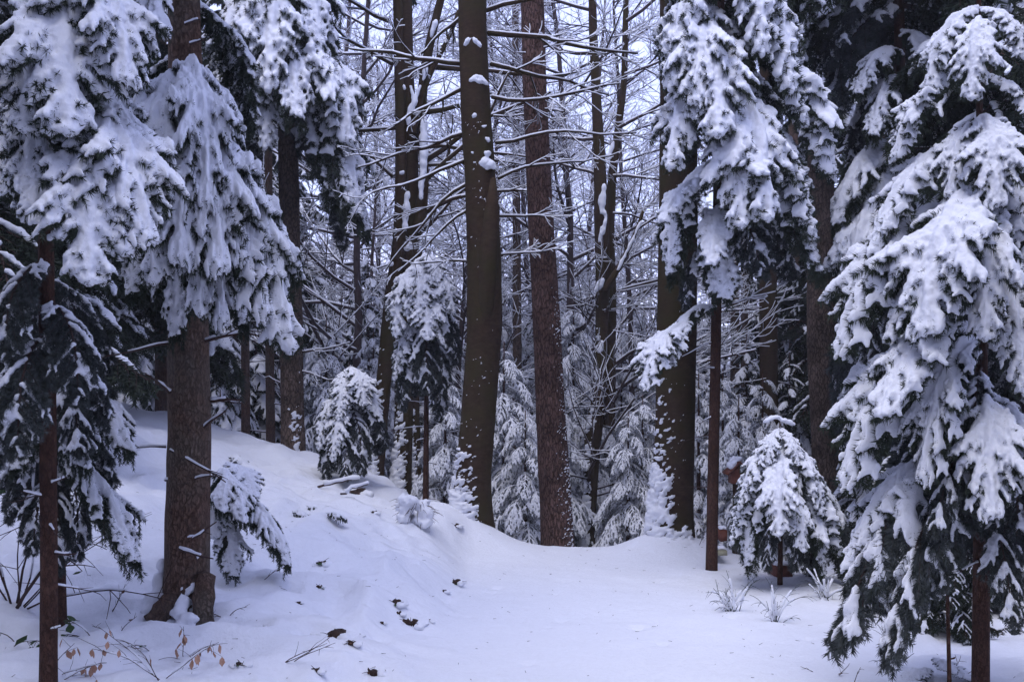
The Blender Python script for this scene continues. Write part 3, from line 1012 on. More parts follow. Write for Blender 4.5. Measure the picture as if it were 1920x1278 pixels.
# crooked forked beech in the hollow
T_fork = thing('beech_tree', [BX(1105, 16.5), 16.5, gz(BX(1105, 16.5), 16.5)], 'crooked twice-forked beech in the hollow, snow plastered along its lower side', 'tree')
fk = {}
fk['a'] = stem(T_fork, [(1100, 1100, 34), (1104, 980, 24), (1108, 880, 30), (1112, 810, 34), (1124, 740, 26), (1128, 640, 24), (1130, 520, 26), (1128, 400, 28), (1124, 300, 22), (1118, 180, 18), (1112, 60, 16), (1108, -150, 12)], 16.5, M_beech, 51, flare=0.2)
fk['b'] = stem(T_fork, [(1140, 800, 26), (1142, 680, 26), (1143, 560, 26), (1140, 440, 24), (1148, 330, 16), (1158, 250, 14), (1170, 160, 12), (1176, -100, 9)], 16.8, M_beech, 52)
fk['c'] = stem(T_fork, [(1132, 545, 16), (1150, 520, 14), (1172, 480, 11), (1195, 430, 8), (1206, 395, 6)], 16.3, M_beech, 53)
snow_strips(T_fork, [(1150, 265, 1140, 302, 12, 16.2), (1133, 345, 1127, 402, 12, 16.2), (1136, 395, 1131, 442, 9, 16.2), (1132, 522, 1116, 546, 13, 16.2), (1129, 640, 1123, 662, 10, 16.2), (1202, 415, 1158, 507, 6, 16.2), (1127, 425, 1125, 452, 9, 16.2)], 'fork_snow', 0.022)
crust(T_fork, fk['a'][1], fk['a'][2], math.radians(228), 1.0, 4.2, 40, -0.75, 1.1, 0.04, da=0.018, dz=0.016)
for i, (px, py, dx, dz, L, r) in enumerate([(1160, 240, 1, 0.5, 2.0, 0.03), (1150, 330, 1, 0.15, 1.6, 0.025), (1115, 100, -1, 0.2, 2.4, 0.03), (1122, 260, -1, 0.1, 2.2, 0.03), (1172, 140, 1, 0.4, 2.0, 0.028), (1126, 330, -1, 0.15, 1.8, 0.025),
                                            (1195, 430, 1, 0.6, 1.2, 0.02), (1150, 400, 1, 0.02, 1.4, 0.02), (1150, 620, 1, -0.1, 0.9, 0.015), (1110, 20, -1, 0.5, 2.4, 0.03), (1175, 40, 1, 0.5, 2.4, 0.03)]):
    branch(T_fork, P(px, py, 16.6), (dx, R.uniform(-0.3, 0.5), dz), L, r, 300 + i, kids=7)

# broad dark trunk on the other side of the path
T_broad, c_broad, r_broad = trunk_tree('beech_tree', 'broad nearly black trunk on a mound by the path, ragged blown snow along one edge', 'tree',
    [(1258, 1000, 84), (1262, 900, 76), (1266, 780, 74), (1269, 600, 74), (1272, 400, 72), (1271, 200, 68), (1270, 0, 64), (1270, -300, 60)], 10.2, M_beech, seed=61, flare=0.25, lobes=0.2, amp=0.025, sides=32, step=0.05)
crust(T_broad, c_broad, r_broad, math.radians(222), 1.0, 1.75, 50, -1.1, 1.65, 0.05)
crust(T_broad, c_broad, r_broad, math.radians(-95), 1.5, 4.0, 52, 0.85, 0.0, 0.016, 'snow_flecks', 0.006, 0.006, 1.6, 0.75)
crust(T_broad, c_broad, r_broad, math.radians(-85), 1.0, 0.35, 51, -0.6, 1.2, 0.04, 'foot_snow')

# trunks further back on that side
T_rgrey, c_rgrey, r_rgrey = trunk_tree('spruce_tree', 'grey brown spruce trunk spattered with snow, behind the small bowed fir', 'tree',
    [(1556, 930, 62), (1550, 800, 58), (1542, 650, 56), (1538, 400, 50), (1540, 200, 48), (1541, 0, 46), (1540, -250, 42)], 13.0, M_grey, seed=71, flare=0.2, amp=0.04)
crust(T_rgrey, c_rgrey, r_rgrey, math.radians(-58), 0.9, 3.0, 60, -0.25, 0.7, 0.022, da=0.016, dz=0.013)
for (lab, way, Y, mt, sd) in [('nearly black trunk between the thin pole trunk and the grey brown trunk', [(1443, 830, 34), (1441, 650, 34), (1440, 400, 32), (1438, 0, 28), (1436, -150, 26)], 17.0, M_beech, 72),
                              ('slim greenish grey trunk with bare stubs, just beyond the thin pole trunk', [(1378, 850, 18), (1378, 650, 17), (1376, 400, 15), (1374, -100, 12)], 18.0, M_grey, 73),
                              ('slim greenish grey trunk close before the nearly black trunk', [(1396, 830, 14), (1396, 650, 14), (1396, 400, 13), (1394, -100, 10)], 20.0, M_grey, 74),
                              ('dim reddish trunk far in the wood, between the nearly black and the grey brown trunk', [(1490, 830, 22), (1490, 650, 21), (1488, 400, 20), (1486, -100, 17)], 20.0, M_spruce, 75),
                              ('very dark spruce trunk with dead snow-lined boughs beside the tall frosted fir', [(1694, 900, 26), (1692, 600, 24), (1688, 300, 22), (1686, 0, 18), (1684, -200, 16)], 9.6, M_thin, 76),
                              ('dark olive trunk deep in the shade behind the dead snow-lined boughs', [(1640, 900, 40), (1640, 600, 38), (1640, 300, 36), (1640, -150, 32)], 15.0, M_spruce, 77)]:
    t, c, r = trunk_tree('spruce_tree', lab, 'tree', way, Y, mt, seed=sd, flare=0.12, sides=14, step=0.12)
    if sd == 76:
        T_dark, c_dark = t, c
    for k in range(8):
        z = R.uniform(0.8, 5.0)
        stub(t, [np.interp(z, c[:, 2], c[:, 0]), np.interp(z, c[:, 2], c[:, 1]), z], (R.choice((-1, 1)), R.uniform(-0.7, 0.2), R.uniform(-0.25, 0.3)), R.uniform(0.3, 0.9), 0.011)

# ------------------------------------------------------------------ boughs of the near spruces
# slender spruce at the near edge
for a in [(100, -70, 4.5, 190, 120, 4.15, 210), (105, -20, 4.5, 130, 265, 4.0, 235), (150, -40, 4.45, 240, 170, 4.1, 150), (95, 60, 4.5, 70, 260, 4.1, 150),
          (90, 120, 4.5, 20, 250, 4.3, 120), (95, 180, 4.5, 60, 430, 4.2, 130), (90, 220, 4.55, -10, 380, 4.3, 120), (100, 110, 4.5, 230, 260, 4.2, 130)]:
    hero(T_edge, 'heavy', *a)
for a in [(150, 245, 4.4, 195, 545, 4.0, 205), (105, 200, 4.5, 260, 500, 4.1, 170), (110, 190, 4.5, 300, 480, 4.15, 160)]:
    hero(T_edge, 'heavy', *a)
hero(T_edge, 'plump', 88, 300, 4.5, 62, 425, 4.1, 110)
for a in [(90, 480, 4.6, 10, 700, 4.4, 130), (90, 560, 4.6, 170, 760, 4.5, 140), (90, 620, 4.6, 30, 860, 4.3, 150), (92, 650, 4.6, 200, 800, 4.8, 150), (90, 520, 4.7, 180, 690, 5.1, 150), (90, 740, 4.6, -30, 900, 4.6, 140)]:
    hero(T_edge, 'dark', *a)
# thick spruce: the long sweep across its trunk
for a in [(330, -60, 5.9, 275, 180, 5.3, 95), (365, 150, 5.85, 405, 340, 5.3, 90), (348, 130, 5.85, 400, 420, 5.1, 110), (352, 140, 5.9, 445, 380, 5.3, 90),
          (335, 210, 5.85, 260, 420, 5.2, 120), (345, 220, 5.85, 350, 520, 5.05, 150), (350, 230, 5.85, 440, 540, 5.1, 130), (352, 260, 5.85, 480, 520, 5.2, 100), (350, 330, 5.85, 400, 620, 5.15, 100),
          (355, 300, 5.85, 566, 700, 5.2, 105), (350, 360, 5.85, 440, 640, 5.2, 80), (345, 150, 5.85, 300, 400, 5.2, 120), (355, 180, 5.9, 470, 470, 5.4, 80), (340, 150, 5.85, 235, 480, 5.15, 120), (352, 300, 5.85, 520, 630, 5.2, 95), (348, 260, 5.85, 300, 560, 5.1, 110), (354, 230, 5.85, 500, 560, 5.3, 85)]:
    hero(T_left, 'heavy', *a)
for a in [(340, 330, 5.9, 250, 560, 5.5, 110), (352, 420, 5.9, 330, 640, 5.5, 90), (360, 380, 5.95, 460, 620, 5.6, 90), (340, 100, 6.1, 220, 360, 6.3, 140), (360, 0, 6.1, 470, 240, 6.4, 120), (360, 120, 6.1, 440, 330, 6.3, 110)]:
    hero(T_left, 'hang', *a)

# canopy of the spruce behind the bank
for a in [(538, -40, 13.4, 430, 170, 12.4, 130), (538, -60, 13.4, 520, 190, 12.2, 150), (540, 0, 13.4, 610, 180, 12.5, 130), (540, 70, 13.4, 655, 285, 12.6, 110), (538, 60, 13.4, 560, 230, 12.2, 120), (538, 60, 13.4, 460, 260, 12.5, 120),
          (538, 0, 13.4, 400, 130, 12.9, 110), (540, -80, 13.4, 600, 90, 12.6, 120), (538, 130, 13.4, 500, 290, 12.5, 100), (540, -120, 13.4, 480, 60, 12.4, 140)]:
    hero(T_bank, 'heavy' if R.random() < 0.6 else 'hang', *a)
for a in [(540, 150, 13.5, 670, 420, 12.8, 110), (540, 190, 13.4, 630, 380, 12.9, 100), (540, 180, 13.5, 460, 380, 12.8, 120), (540, 230, 13.6, 650, 470, 13.6, 120), (540, 200, 13.6, 430, 330, 13.4, 110), (540, 100, 13.7, 640, 330, 14.2, 130), (540, 260, 13.6, 690, 440, 13.4, 90), (540, 120, 13.6, 440, 300, 14, 120)]:
    hero(T_bank, 'hang' if R.random() < 0.5 else 'dark', *a)

# thin pole trunk with the heavy crown
T_crown, c_crown, r_crown = trunk_tree('spruce_tree', 'thin straight spruce pole whose crown hangs in heavy white boughs before the broad dark trunk', 'tree',
    [(1334, 1062, 22), (1338, 850, 21), (1343, 600, 19), (1346, 300, 16), (1352, 0, 13), (1356, -250, 9)], 9.0, M_thin, seed=81, flare=0.1, sides=16, step=0.06)
for a in [(1352, -120, 8.9, 1300, 60, 8.3, 120), (1352, -60, 8.9, 1262, 190, 8.2, 120), (1352, 0, 8.9, 1262, 110, 8.5, 90), (1350, 60, 8.9, 1350, 270, 8.0, 150), (1348, 120, 8.9, 1275, 330, 8.2, 120), (1348, 150, 8.9, 1440, 430, 8.1, 150),
          (1352, -150, 8.9, 1440, 130, 8.2, 120), (1352, -20, 8.9, 1510, 260, 8.4, 110), (1350, 80, 8.9, 1555, 350, 8.5, 95), (1350, 180, 8.9, 1525, 470, 8.4, 110), (1348, 210, 8.9, 1395, 440, 8.1, 130),
          (1352, -80, 8.9, 1490, 200, 8.3, 110), (1350, 30, 8.9, 1310, 210, 8.1, 110)]:
    hero(T_crown, 'heavy', *a)
for a in [(1346, 345, 8.95, 1240, 420, 8.4, 95), (1346, 400, 8.95, 1310, 500, 8.3, 100), (1346, 250, 8.9, 1430, 330, 8.0, 150)]:
    hero(T_crown, 'plump', *a)
for a in [(1346, 330, 9.0, 1540, 520, 8.6, 120), (1346, 380, 9.0, 1450, 520, 8.5, 130), (1346, 420, 9.0, 1360, 560, 8.5, 120), (1346, 300, 9.0, 1260, 520, 8.8, 110), (1346, 200, 9.1, 1480, 420, 9.6, 150), (1346, 100, 9.1, 1450, 300, 9.6, 150),
          (1346, 360, 9.1, 1490, 520, 9.4, 130), (1350, 0, 9.1, 1480, 150, 9.5, 140), (1350, 100, 9.1, 1280, 300, 9.5, 120), (1346, 440, 9.0, 1290, 580, 8.9, 90)]:
    hero(T_crown, 'dark' if R.random() < 0.6 else 'hang', *a)
branch(T_crown, P(1343, 580, 9.0), P(1425, 558, 8.9) - P(1343, 580, 9.0), 0.55, 0.010, 41, kids=3, up=0)
hero(T_crown, 'heavy', 1300, 610, 8.85, 1208, 735, 8.5, 75)
hero(T_crown, 'heavy', 1295, 600, 8.85, 1265, 690, 8.6, 50)
hero(T_crown, 'hang', 1343, 575, 8.95, 1260, 640, 8.8, 50)

# tall young fir nearest on that side
T_fir, c_fir, r_fir = trunk_tree('fir_tree', 'tall young fir close to the viewer, arched frosted boughs above and a dark bare underside', 'tree',
    [(1838, 1330, 32), (1840, 1100, 30), (1841, 800, 25), (1838, 450, 17), (1836, 150, 11), (1835, -60, 6)], 5.2, M_thin, seed=91, flare=0.12, sides=16, step=0.04)
for a in [(1836, 40, 5.15, 1837, 195, 4.85, 95), (1836, 20, 5.2, 1745, 190, 5.0, 60), (1836, 20, 5.2, 1925, 120, 5.0, 60), (1836, 140, 5.2, 1690, 310, 5.0, 75), (1836, 140, 5.2, 1960, 290, 5.0, 75),
          (1837, 225, 5.15, 1888, 395, 4.75, 115), (1837, 240, 5.2, 1785, 380, 4.9, 70), (1838, 280, 5.2, 1640, 490, 4.9, 85), (1838, 310, 5.2, 1950, 520, 4.9, 100), (1838, 400, 5.2, 1580, 690, 4.85, 85),
          (1838, 380, 5.15, 1872, 655, 4.6, 135), (1838, 440, 5.2, 1690, 650, 4.75, 85), (1838, 490, 5.2, 1935, 760, 4.75, 110), (1840, 640, 5.2, 1742, 930, 4.65, 85), (1840, 620, 5.2, 1592, 940, 4.75, 100)]:
    hero(T_fir, 'heavy', *a)
for a in [(1838, 370, 5.1, 1765, 640, 4.55, 190), (1840, 540, 5.15, 1645, 800, 4.6, 140), (1842, 740, 5.15, 1885, 985, 4.6, 125), (1842, 740, 5.15, 1965, 960, 4.7, 125), (1800, 860, 5.1, 1592, 1085, 4.75, 75)]:
    hero(T_fir, 'heavy', *a)
for a in [(1840, 640, 5.2, 1700, 900, 5.0, 140), (1840, 700, 5.2, 1780, 1000, 4.9, 150), (1840, 760, 5.2, 1660, 980, 5.1, 140), (1840, 820, 5.2, 1548, 1235, 4.7, 120), (1840, 860, 5.2, 1650, 1265, 4.6, 110), (1840, 800, 5.2, 1920, 1060, 5.0, 150),
          (1840, 880, 5.2, 1740, 1120, 4.8, 130), (1840, 700, 5.25, 1700, 960, 5.6, 170), (1840, 800, 5.25, 1780, 1050, 5.7, 170), (1840, 600, 5.25, 1740, 850, 5.7, 180), (1840, 640, 5.25, 1900, 900, 5.7, 180), (1840, 900, 5.25, 1960, 1150, 5.2, 150),
          (1840, 760, 5.25, 1880, 1000, 5.8, 160), (1840, 500, 5.25, 1700, 760, 5.6, 150), (1840, 420, 5.25, 1780, 640, 5.7, 150), (1840, 850, 5.25, 1640, 1060, 5.5, 140), (1840, 950, 5.2, 1900, 1180, 4.7, 100), (1840, 690, 5.15, 1830, 960, 4.8, 110), (1840, 820, 5.15, 1730, 1010, 4.7, 90)]:
    hero(T_fir, 'dark', *a)

# boughs of the very dark spruce and the grey brown trunk behind it
for a in [(1690, 100, 9.5, 1610, 180, 9.0, 90), (1690, 60, 9.5, 1760, 160, 9.1, 100), (1690, 150, 9.5, 1640, 260, 8.9, 90), (1688, 270, 9.5, 1580, 420, 9.0, 120), (1688, 300, 9.5, 1640, 460, 8.9, 110)]:
    hero(T_dark, 'hang', *a)
for a in [(1690, -60, 9.6, 1570, 120, 9.3, 130), (1690, -100, 9.6, 1780, 60, 9.4, 130), (1690, 0, 9.6, 1560, 260, 9.5, 130), (1690, 120, 9.7, 1600, 330, 9.9, 130), (1690, 200, 9.6, 1780, 420, 9.6, 130), (1690, 260, 9.7, 1620, 520, 9.8, 140),
          (1690, 360, 9.7, 1600, 640, 9.6, 130), (1690, 420, 9.7, 1660, 680, 9.3, 140), (1690, -20, 9.7, 1680, 200, 10.2, 150), (1690, 480, 9.7, 1590, 820, 9.7, 130), (1690, 560, 9.7, 1640, 860, 9.4, 140)]:
    hero(T_dark, 'dark', *a)
for a in [(1541, 0, 12.9, 1590, 150, 12.4, 90), (1541, -60, 12.9, 1560, 100, 12.2, 100), (1541, 100, 12.9, 1510, 260, 12.3, 90), (1541, 20, 12.9, 1490, 190, 12.5, 80), (1541, 150, 12.9, 1600, 300, 12.6, 80)]:
    hero(T_rgrey, 'hang', *a)
hero(T_dark, 'heavy', 1690, 330, 9.5, 1600, 620, 8.8, 130)


# ------------------------------------------------------------------ small bowed fir and other little firs built bough by bough
def small_fir(px, ptop, Y, label, wpx, fam=('heavy', 'hang'), seed=0, whorls=6, cap=False, bottom=None, name='young_fir', group=None):
    rng = random.Random(seed)
    x = BX(px, Y)
    z0 = gz(x, Y)
    top = P(px, ptop, Y)[2]
    H = top - z0
    t = thing(name, (x, Y, z0), label, 'fir', group)
    g, c, r = trunk_geo([[x, Y, z0 - 0.15], [x + 0.01, Y, z0 + H * 0.5], [x, Y, top]], [0.012 + 0.009 * H, 0.009 + 0.005 * H, 0.004], np.array([x, Y, z0]), 10, 0.08, 0.05, 0, 0.2, seed)
    link('trunk', g.mesh('trunk', [M_thin]), t)
    rmax = wpx / 2 / FPX * Y
    lo = 0.12 if bottom is None else bottom
    for k in range(whorls):
        f = lo + (0.94 - lo) * k / (whorls - 1)
        n = rng.choice((5, 6)) if f < 0.8 else 4
        a0 = rng.uniform(0, 6.28)
        for j in range(n):
            a = a0 + j * 2 * math.pi / n + rng.uniform(-0.3, 0.3)
            ln = rmax * (1.05 - f) ** 0.75 * 1.05 * rng.uniform(0.85, 1.15) + 0.05
            dz = -ln * rng.uniform(0.7, 1.35)
            root = np.array([x, Y, z0 + f * H])
            tip = root + np.array([math.cos(a) * ln, math.sin(a) * ln, max(dz, -(f * H) + 0.05)])
            put_bough(t, fam[0] if rng.random() < 0.65 else fam[1], root, tip, rng.uniform(0.9, 1.2), 0, rng)
    if cap:
        g = Geo()
        g.tube([(-0.13, 0, H - 0.035), (-0.06, 0, H - 0.005), (0, 0, H - 0.01), (0.06, 0, H - 0.005), (0.13, 0, H - 0.035)], 0.006, 5)
        link('leader_twig', g.mesh('leader_twig', [M_twig]), t)
        g = Geo()
        for (dx, sx) in ((-0.07, 0.10), (0.07, 0.10)):
            for k in range(5):
                lump(g, (dx * 0.85 + (k - 2) * 0.026, 0, H + (0.018 if dx < 0 else -0.008) - abs(dx * 0.85 + (k - 2) * 0.024) ** 2 * 3.0), 0.030 - 0.004 * abs(k - 2), 0.030, 0.020, None, 0.4)
        link('leader_snow', remesh(g, 0.012, name='leader_snow'), t)
    return t


T_bow = small_fir(1462, 785, 8.2, 'small bowed fir under thick snow, a white cap across its leader, alone by the path', 60, ('heavy', 'heavy'), seed=3, whorls=2, cap=True, bottom=0.86)
for a in [(1466, 845, 8.15, 1462, 1010, 7.75, 85), (1461, 805, 8.15, 1440, 870, 7.98, 40), (1466, 805, 8.2, 1496, 875, 8.02, 42), (1460, 820, 8.2, 1392, 965, 7.95, 62), (1460, 865, 8.2, 1376, 1035, 8.05, 60),
          (1468, 820, 8.2, 1543, 975, 8.0, 62), (1468, 860, 8.2, 1570, 1055, 8.15, 66), (1466, 900, 8.15, 1512, 1040, 7.85, 55)]:
    hero(T_bow, 'heavy', *a)
for a in [(1462, 880, 8.2, 1540, 1080, 8.1, 80), (1462, 860, 8.2, 1490, 1075, 8.0, 70), (1462, 880, 8.2, 1405, 1065, 8.1, 80), (1462, 930, 8.2, 1450, 1075, 7.9, 55), (1462, 860, 8.2, 1580, 1090, 8.4, 80), (1462, 870, 8.2, 1400, 1060, 8.5, 90), (1462, 860, 8.2, 1520, 1090, 8.6, 90),
          (1462, 840, 8.2, 1430, 980, 8.1, 60), (1462, 840, 8.2, 1500, 990, 8.1, 60)]:
    hero(T_bow, 'dark' if R.random() < 0.6 else 'hang', *a)
T_lean = small_fir(798, 465, 11.4, 'young spruce heaped with snow pressed against the olive beech, dark and ragged beneath', 40, ('heavy', 'heavy'), seed=5, whorls=2, bottom=0.9)
for a in [(798, 490, 11.3, 790, 610, 10.95, 75), (798, 480, 11.4, 745, 640, 11.0, 75), (798, 500, 11.4, 850, 590, 11.1, 65), (798, 540, 11.3, 810, 640, 10.9, 70), (798, 520, 11.4, 735, 600, 11.1, 60), (798, 480, 11.4, 830, 530, 11.1, 50), (798, 590, 11.4, 745, 720, 11.1, 55)]:
    hero(T_lean, 'heavy', *a)
for a in [(798, 560, 11.4, 855, 680, 11.3, 90), (798, 580, 11.4, 750, 730, 11.3, 80), (798, 600, 11.4, 800, 740, 11.0, 80), (798, 620, 11.4, 840, 740, 11.2, 70), (798, 640, 11.4, 760, 770, 11.2, 70), (798, 560, 11.4, 860, 640, 11.6, 80), (798, 600, 11.4, 770, 740, 11.7, 90), (798, 680, 11.4, 830, 790, 11.3, 60)]:
    hero(T_lean, 'dark', *a)
for k in range(9):
    stub(T_lean, P(798, 690 + 22 * k, 11.4), (R.choice((-1, 1)), R.uniform(-0.5, 0.3), R.uniform(-0.1, 0.3)), R.uniform(0.15, 0.45), 0.006)
T_squat = small_fir(655, 678, 12.2, 'squat young spruce heavy with snow on the bank near the forking beech', 36, ('heavy', 'heavy'), seed=8, whorls=2, bottom=0.9)
for a in [(655, 700, 12.1, 640, 790, 11.8, 60), (655, 690, 12.2, 690, 760, 11.9, 55), (655, 720, 12.2, 600, 850, 11.9, 60), (655, 720, 12.2, 715, 790, 12.0, 55), (655, 750, 12.1, 630, 870, 11.7, 60), (655, 690, 12.2, 625, 760, 12.0, 45)]:
    hero(T_squat, 'heavy', *a)
for a in [(655, 760, 12.2, 690, 890, 11.9, 70), (655, 740, 12.2, 725, 840, 12.1, 70), (655, 780, 12.2, 610, 900, 11.9, 70), (655, 720, 12.2, 700, 850, 12.6, 80), (655, 740, 12.2, 610, 860, 12.6, 80), (655, 800, 12.1, 660, 900, 11.7, 60)]:
    hero(T_squat, 'dark' if R.random() < 0.6 else 'hang', *a)

# ------------------------------------------------------------------ young frosted firs filling the hollow
BG = [
    (740, 720, 16.5, 130, 'frosted fir peeping between the stems of the forking beech', 'frost'),
    (860, 620, 21.0, 150, 'tall frosted fir hidden behind the olive beech trunk', 'frost'),
    (900, 760, 16.0, 130, 'weeping frosted fir straight behind the foot of the olive beech', 'frost'),
    (960, 560, 24.0, 150, 'hazy weeping fir around the foot of the slim pole', 'frost'),
    (1040, 660, 16.5, 130, 'weeping frosted fir straight behind the reddish trunk', 'frost'),
    (1105, 560, 25.0, 150, 'tall hazy frosted fir behind the trunk of the crooked beech', 'frost'),
    (1165, 650, 18.5, 130, 'weeping frosted fir between the crooked beech and the broad dark trunk', 'frost'),
    (1240, 600, 23.0, 140, 'frosted fir mostly hidden by the broad dark trunk', 'frost'),
    (1355, 690, 15.5, 120, 'slim frosted fir just past the thin pole trunk', 'frost'),
    (1430, 700, 14.5, 120, 'weeping frosted fir behind the bowed fir, before the nearly black trunk', 'frost'),
    (1610, 800, 10.0, 130, 'dusky snow-streaked fir between the bowed fir and the near young fir', 'fringe'),
    (1660, 930, 7.4, 120, 'low ragged fir under the boughs of the near young fir', 'shade'),
    (1790, 960, 6.6, 130, 'low ragged fir behind the thin dead stem', 'shade'),
    (612, 590, 17.0, 120, 'frosted young fir with arching twigs just beyond the greyish trunk', 'frost'),
    (690, 470, 18.0, 150, 'tall frosted spruce rising behind the stems of the forking beech', 'fringe'),
    (700, 620, 15.5, 110, 'narrow frosted fir wedged behind the squat snowy spruce', 'frost'),
    (655, 540, 21.0, 150, 'hazy spruce far behind the drooping canopy with hanging needles', 'fringe'),
    (835, 700, 13.2, 110, 'low frosted fir between the forking beech and the olive beech', 'frost'),
    (812, 560, 18.5, 150, 'dim spruce behind the young spruce that leans on the olive beech', 'fringe'),
    (945, 640, 14.0, 150, 'frosted fir with drooping skirt beside the foot of the olive beech', 'frost'),
    (935, 470, 19.5, 150, 'tall pale frosted fir behind the olive beech', 'frost'),
    (985, 770, 13.4, 130, 'low frosted fir whose twigs brush the reddish trunk', 'frost'),
    (1012, 540, 21.0, 150, 'hazy frosted fir behind the reddish trunk', 'fringe'),
    (1075, 560, 18.0, 150, 'lumpy snow-laden fir between the reddish trunk and the crooked beech', 'frost'),
    (1080, 780, 17.6, 120, 'low frosted fir in the hollow, between the reddish trunk and the crooked beech', 'frost'),
    (1178, 770, 14.2, 115, 'pale drooping fir in the dip of the path beside the crooked beech', 'frost'),
    (1205, 740, 14.6, 130, 'frosted fir tucked behind the mound of the broad dark trunk', 'frost'),
    (1185, 560, 20.0, 150, 'tall frosted fir in the bright gap beside the broad dark trunk', 'frost'),
    (1120, 640, 18.0, 120, 'slim frosted fir behind the crooked beech', 'frost'),
    (1310, 700, 13.6, 120, 'frosted fir squeezed between the broad dark trunk and the thin pole trunk', 'frost'),
    (1385, 745, 12.6, 130, 'frosted fir with curled top behind the little roofed post', 'frost'),
    (1400, 620, 17.5, 140, 'dim frosted fir behind the slim greenish trunks', 'fringe'),
    (1480, 660, 17.0, 140, 'dim frosted fir between the nearly black trunk and the grey brown trunk', 'fringe'),
    (1600, 640, 14.0, 140, 'shaded frosted fir behind the tall young fir, beside the grey brown trunk', 'fringe'),
    (1330, 560, 19.0, 130, 'far frosted fir glimpsed past the thin pole trunk', 'fringe'),
    (250, 560, 15.5, 160, 'frosted spruce behind the slender spruce, above the bank', 'fringe'),
    (180, 500, 16.5, 170, 'dusky spruce at the top of the bank behind the brambles', 'fringe'),
    (410, 540, 16.5, 150, 'dusky frosted spruce between the thick trunk and the slim dark trunks', 'fringe'),
    (480, 500, 18.0, 160, 'dark spruce behind the slim dark trunks', 'fringe'),
    (580, 430, 22.0, 170, 'dark spruce far beyond the greyish trunk', 'fringe'),
    (20, 520, 14.0, 180, 'dusky spruce at the outer edge of the bank, behind the slender spruce', 'fringe'),
    (1770, 420, 13.0, 190, 'dark spruce filling the shade behind the tall young fir', 'fringe'),
    (1890, 460, 11.5, 190, 'dark spruce at the outer edge behind the tall young fir', 'fringe'),
    (1720, 760, 9.4, 150, 'low dark fir under the very dark spruce', 'fringe'),
    (1900, 880, 7.6, 170, 'low snow-streaked fir at the outer edge beside the near fir stem', 'fringe'),
]


def far_fir(px, ptop, Y, wpx, label, fam, seed):
    rng = random.Random(seed)
    x = BX(px, Y)
    z0 = gz(x, Y)
    H = P(px, ptop, Y)[2] - z0
    t = thing('young_fir', (x, Y, z0), label, 'fir', 'young firs filling the wood behind')
    g, c, r = trunk_geo([[x, Y, z0 - 0.1], [x, Y, z0 + H]], [0.02 + 0.010 * H, 0.006], np.array([x, Y, z0]), 8, 0.4, 0.05, 0, 0.1, seed)
    link('trunk', g.mesh('trunk', [M_thin]), t)
    rmax = wpx / 2 / FPX * Y * 1.15
    n = int(min(78, 18 + H * 10))
    if fam == 'frost':
        rmax *= 1.25
    a = rng.uniform(0, 6.28)
    for k in range(n):
        f = 0.04 + 0.93 * (k + rng.random()) / n
        a += 2.4 + rng.uniform(-0.3, 0.3)
        ln = rmax * (1.08 - f) ** 0.7 * rng.uniform(0.75, 1.15) + 0.08
        root = np.array([x, Y, z0 + f * H])
        dz = -ln * rng.uniform(0.35, 1.0)
        tip = root + np.array([math.cos(a) * ln, math.sin(a) * ln, max(dz, -f * H + 0.05)])
        put_bough(t, fam, root, tip, rng.uniform(0.85, 1.2), 0, rng)
    return t


for i, (px, pt, Y, w, lab, fam) in enumerate(BG):
    far_fir(px, pt, Y, w, lab, fam, 500 + i)


# ------------------------------------------------------------------ leafless trees against the sky
def bare_proto(seed, H, r, limbs, lo):
    rng = np.random.default_rng(seed)
    tr, gb, gs = Geo(), Geo(), Geo()
    pl = polyline([0, 0, -0.3], [rng.normal(0, 0.05), rng.normal(0, 0.05), 1], H, 14, 0, rng, 0.035)
    tr.tube(pl, np.linspace(r, r * 0.2, 15), 9)
    for k in range(limbs):
        f = (lo + (1 - lo) * (k + rng.random()) / limbs) * 14
        i = min(int(f), 13)
        b = pl[i] + (pl[i + 1] - pl[i]) * (f - i)
        az = rng.uniform(0, 6.28)
        el = rng.uniform(-0.05, 0.85)
        L = H * rng.uniform(0.16, 0.30) * (1.15 - 0.6 * f / 14)
        twiggy(np.zeros(3), b, [math.cos(az), math.sin(az), el], L, r * 0.46 * (1.1 - 0.7 * f / 14), 1, gb, gs, rng, 0.25, 9, 0, 1.0, 7)
    return (tr.mesh('trunk', [M_branch]), gb.mesh('crown', [M_branch], smooth=False), gs.mesh('crown_snow', [M_snow], smooth=False))


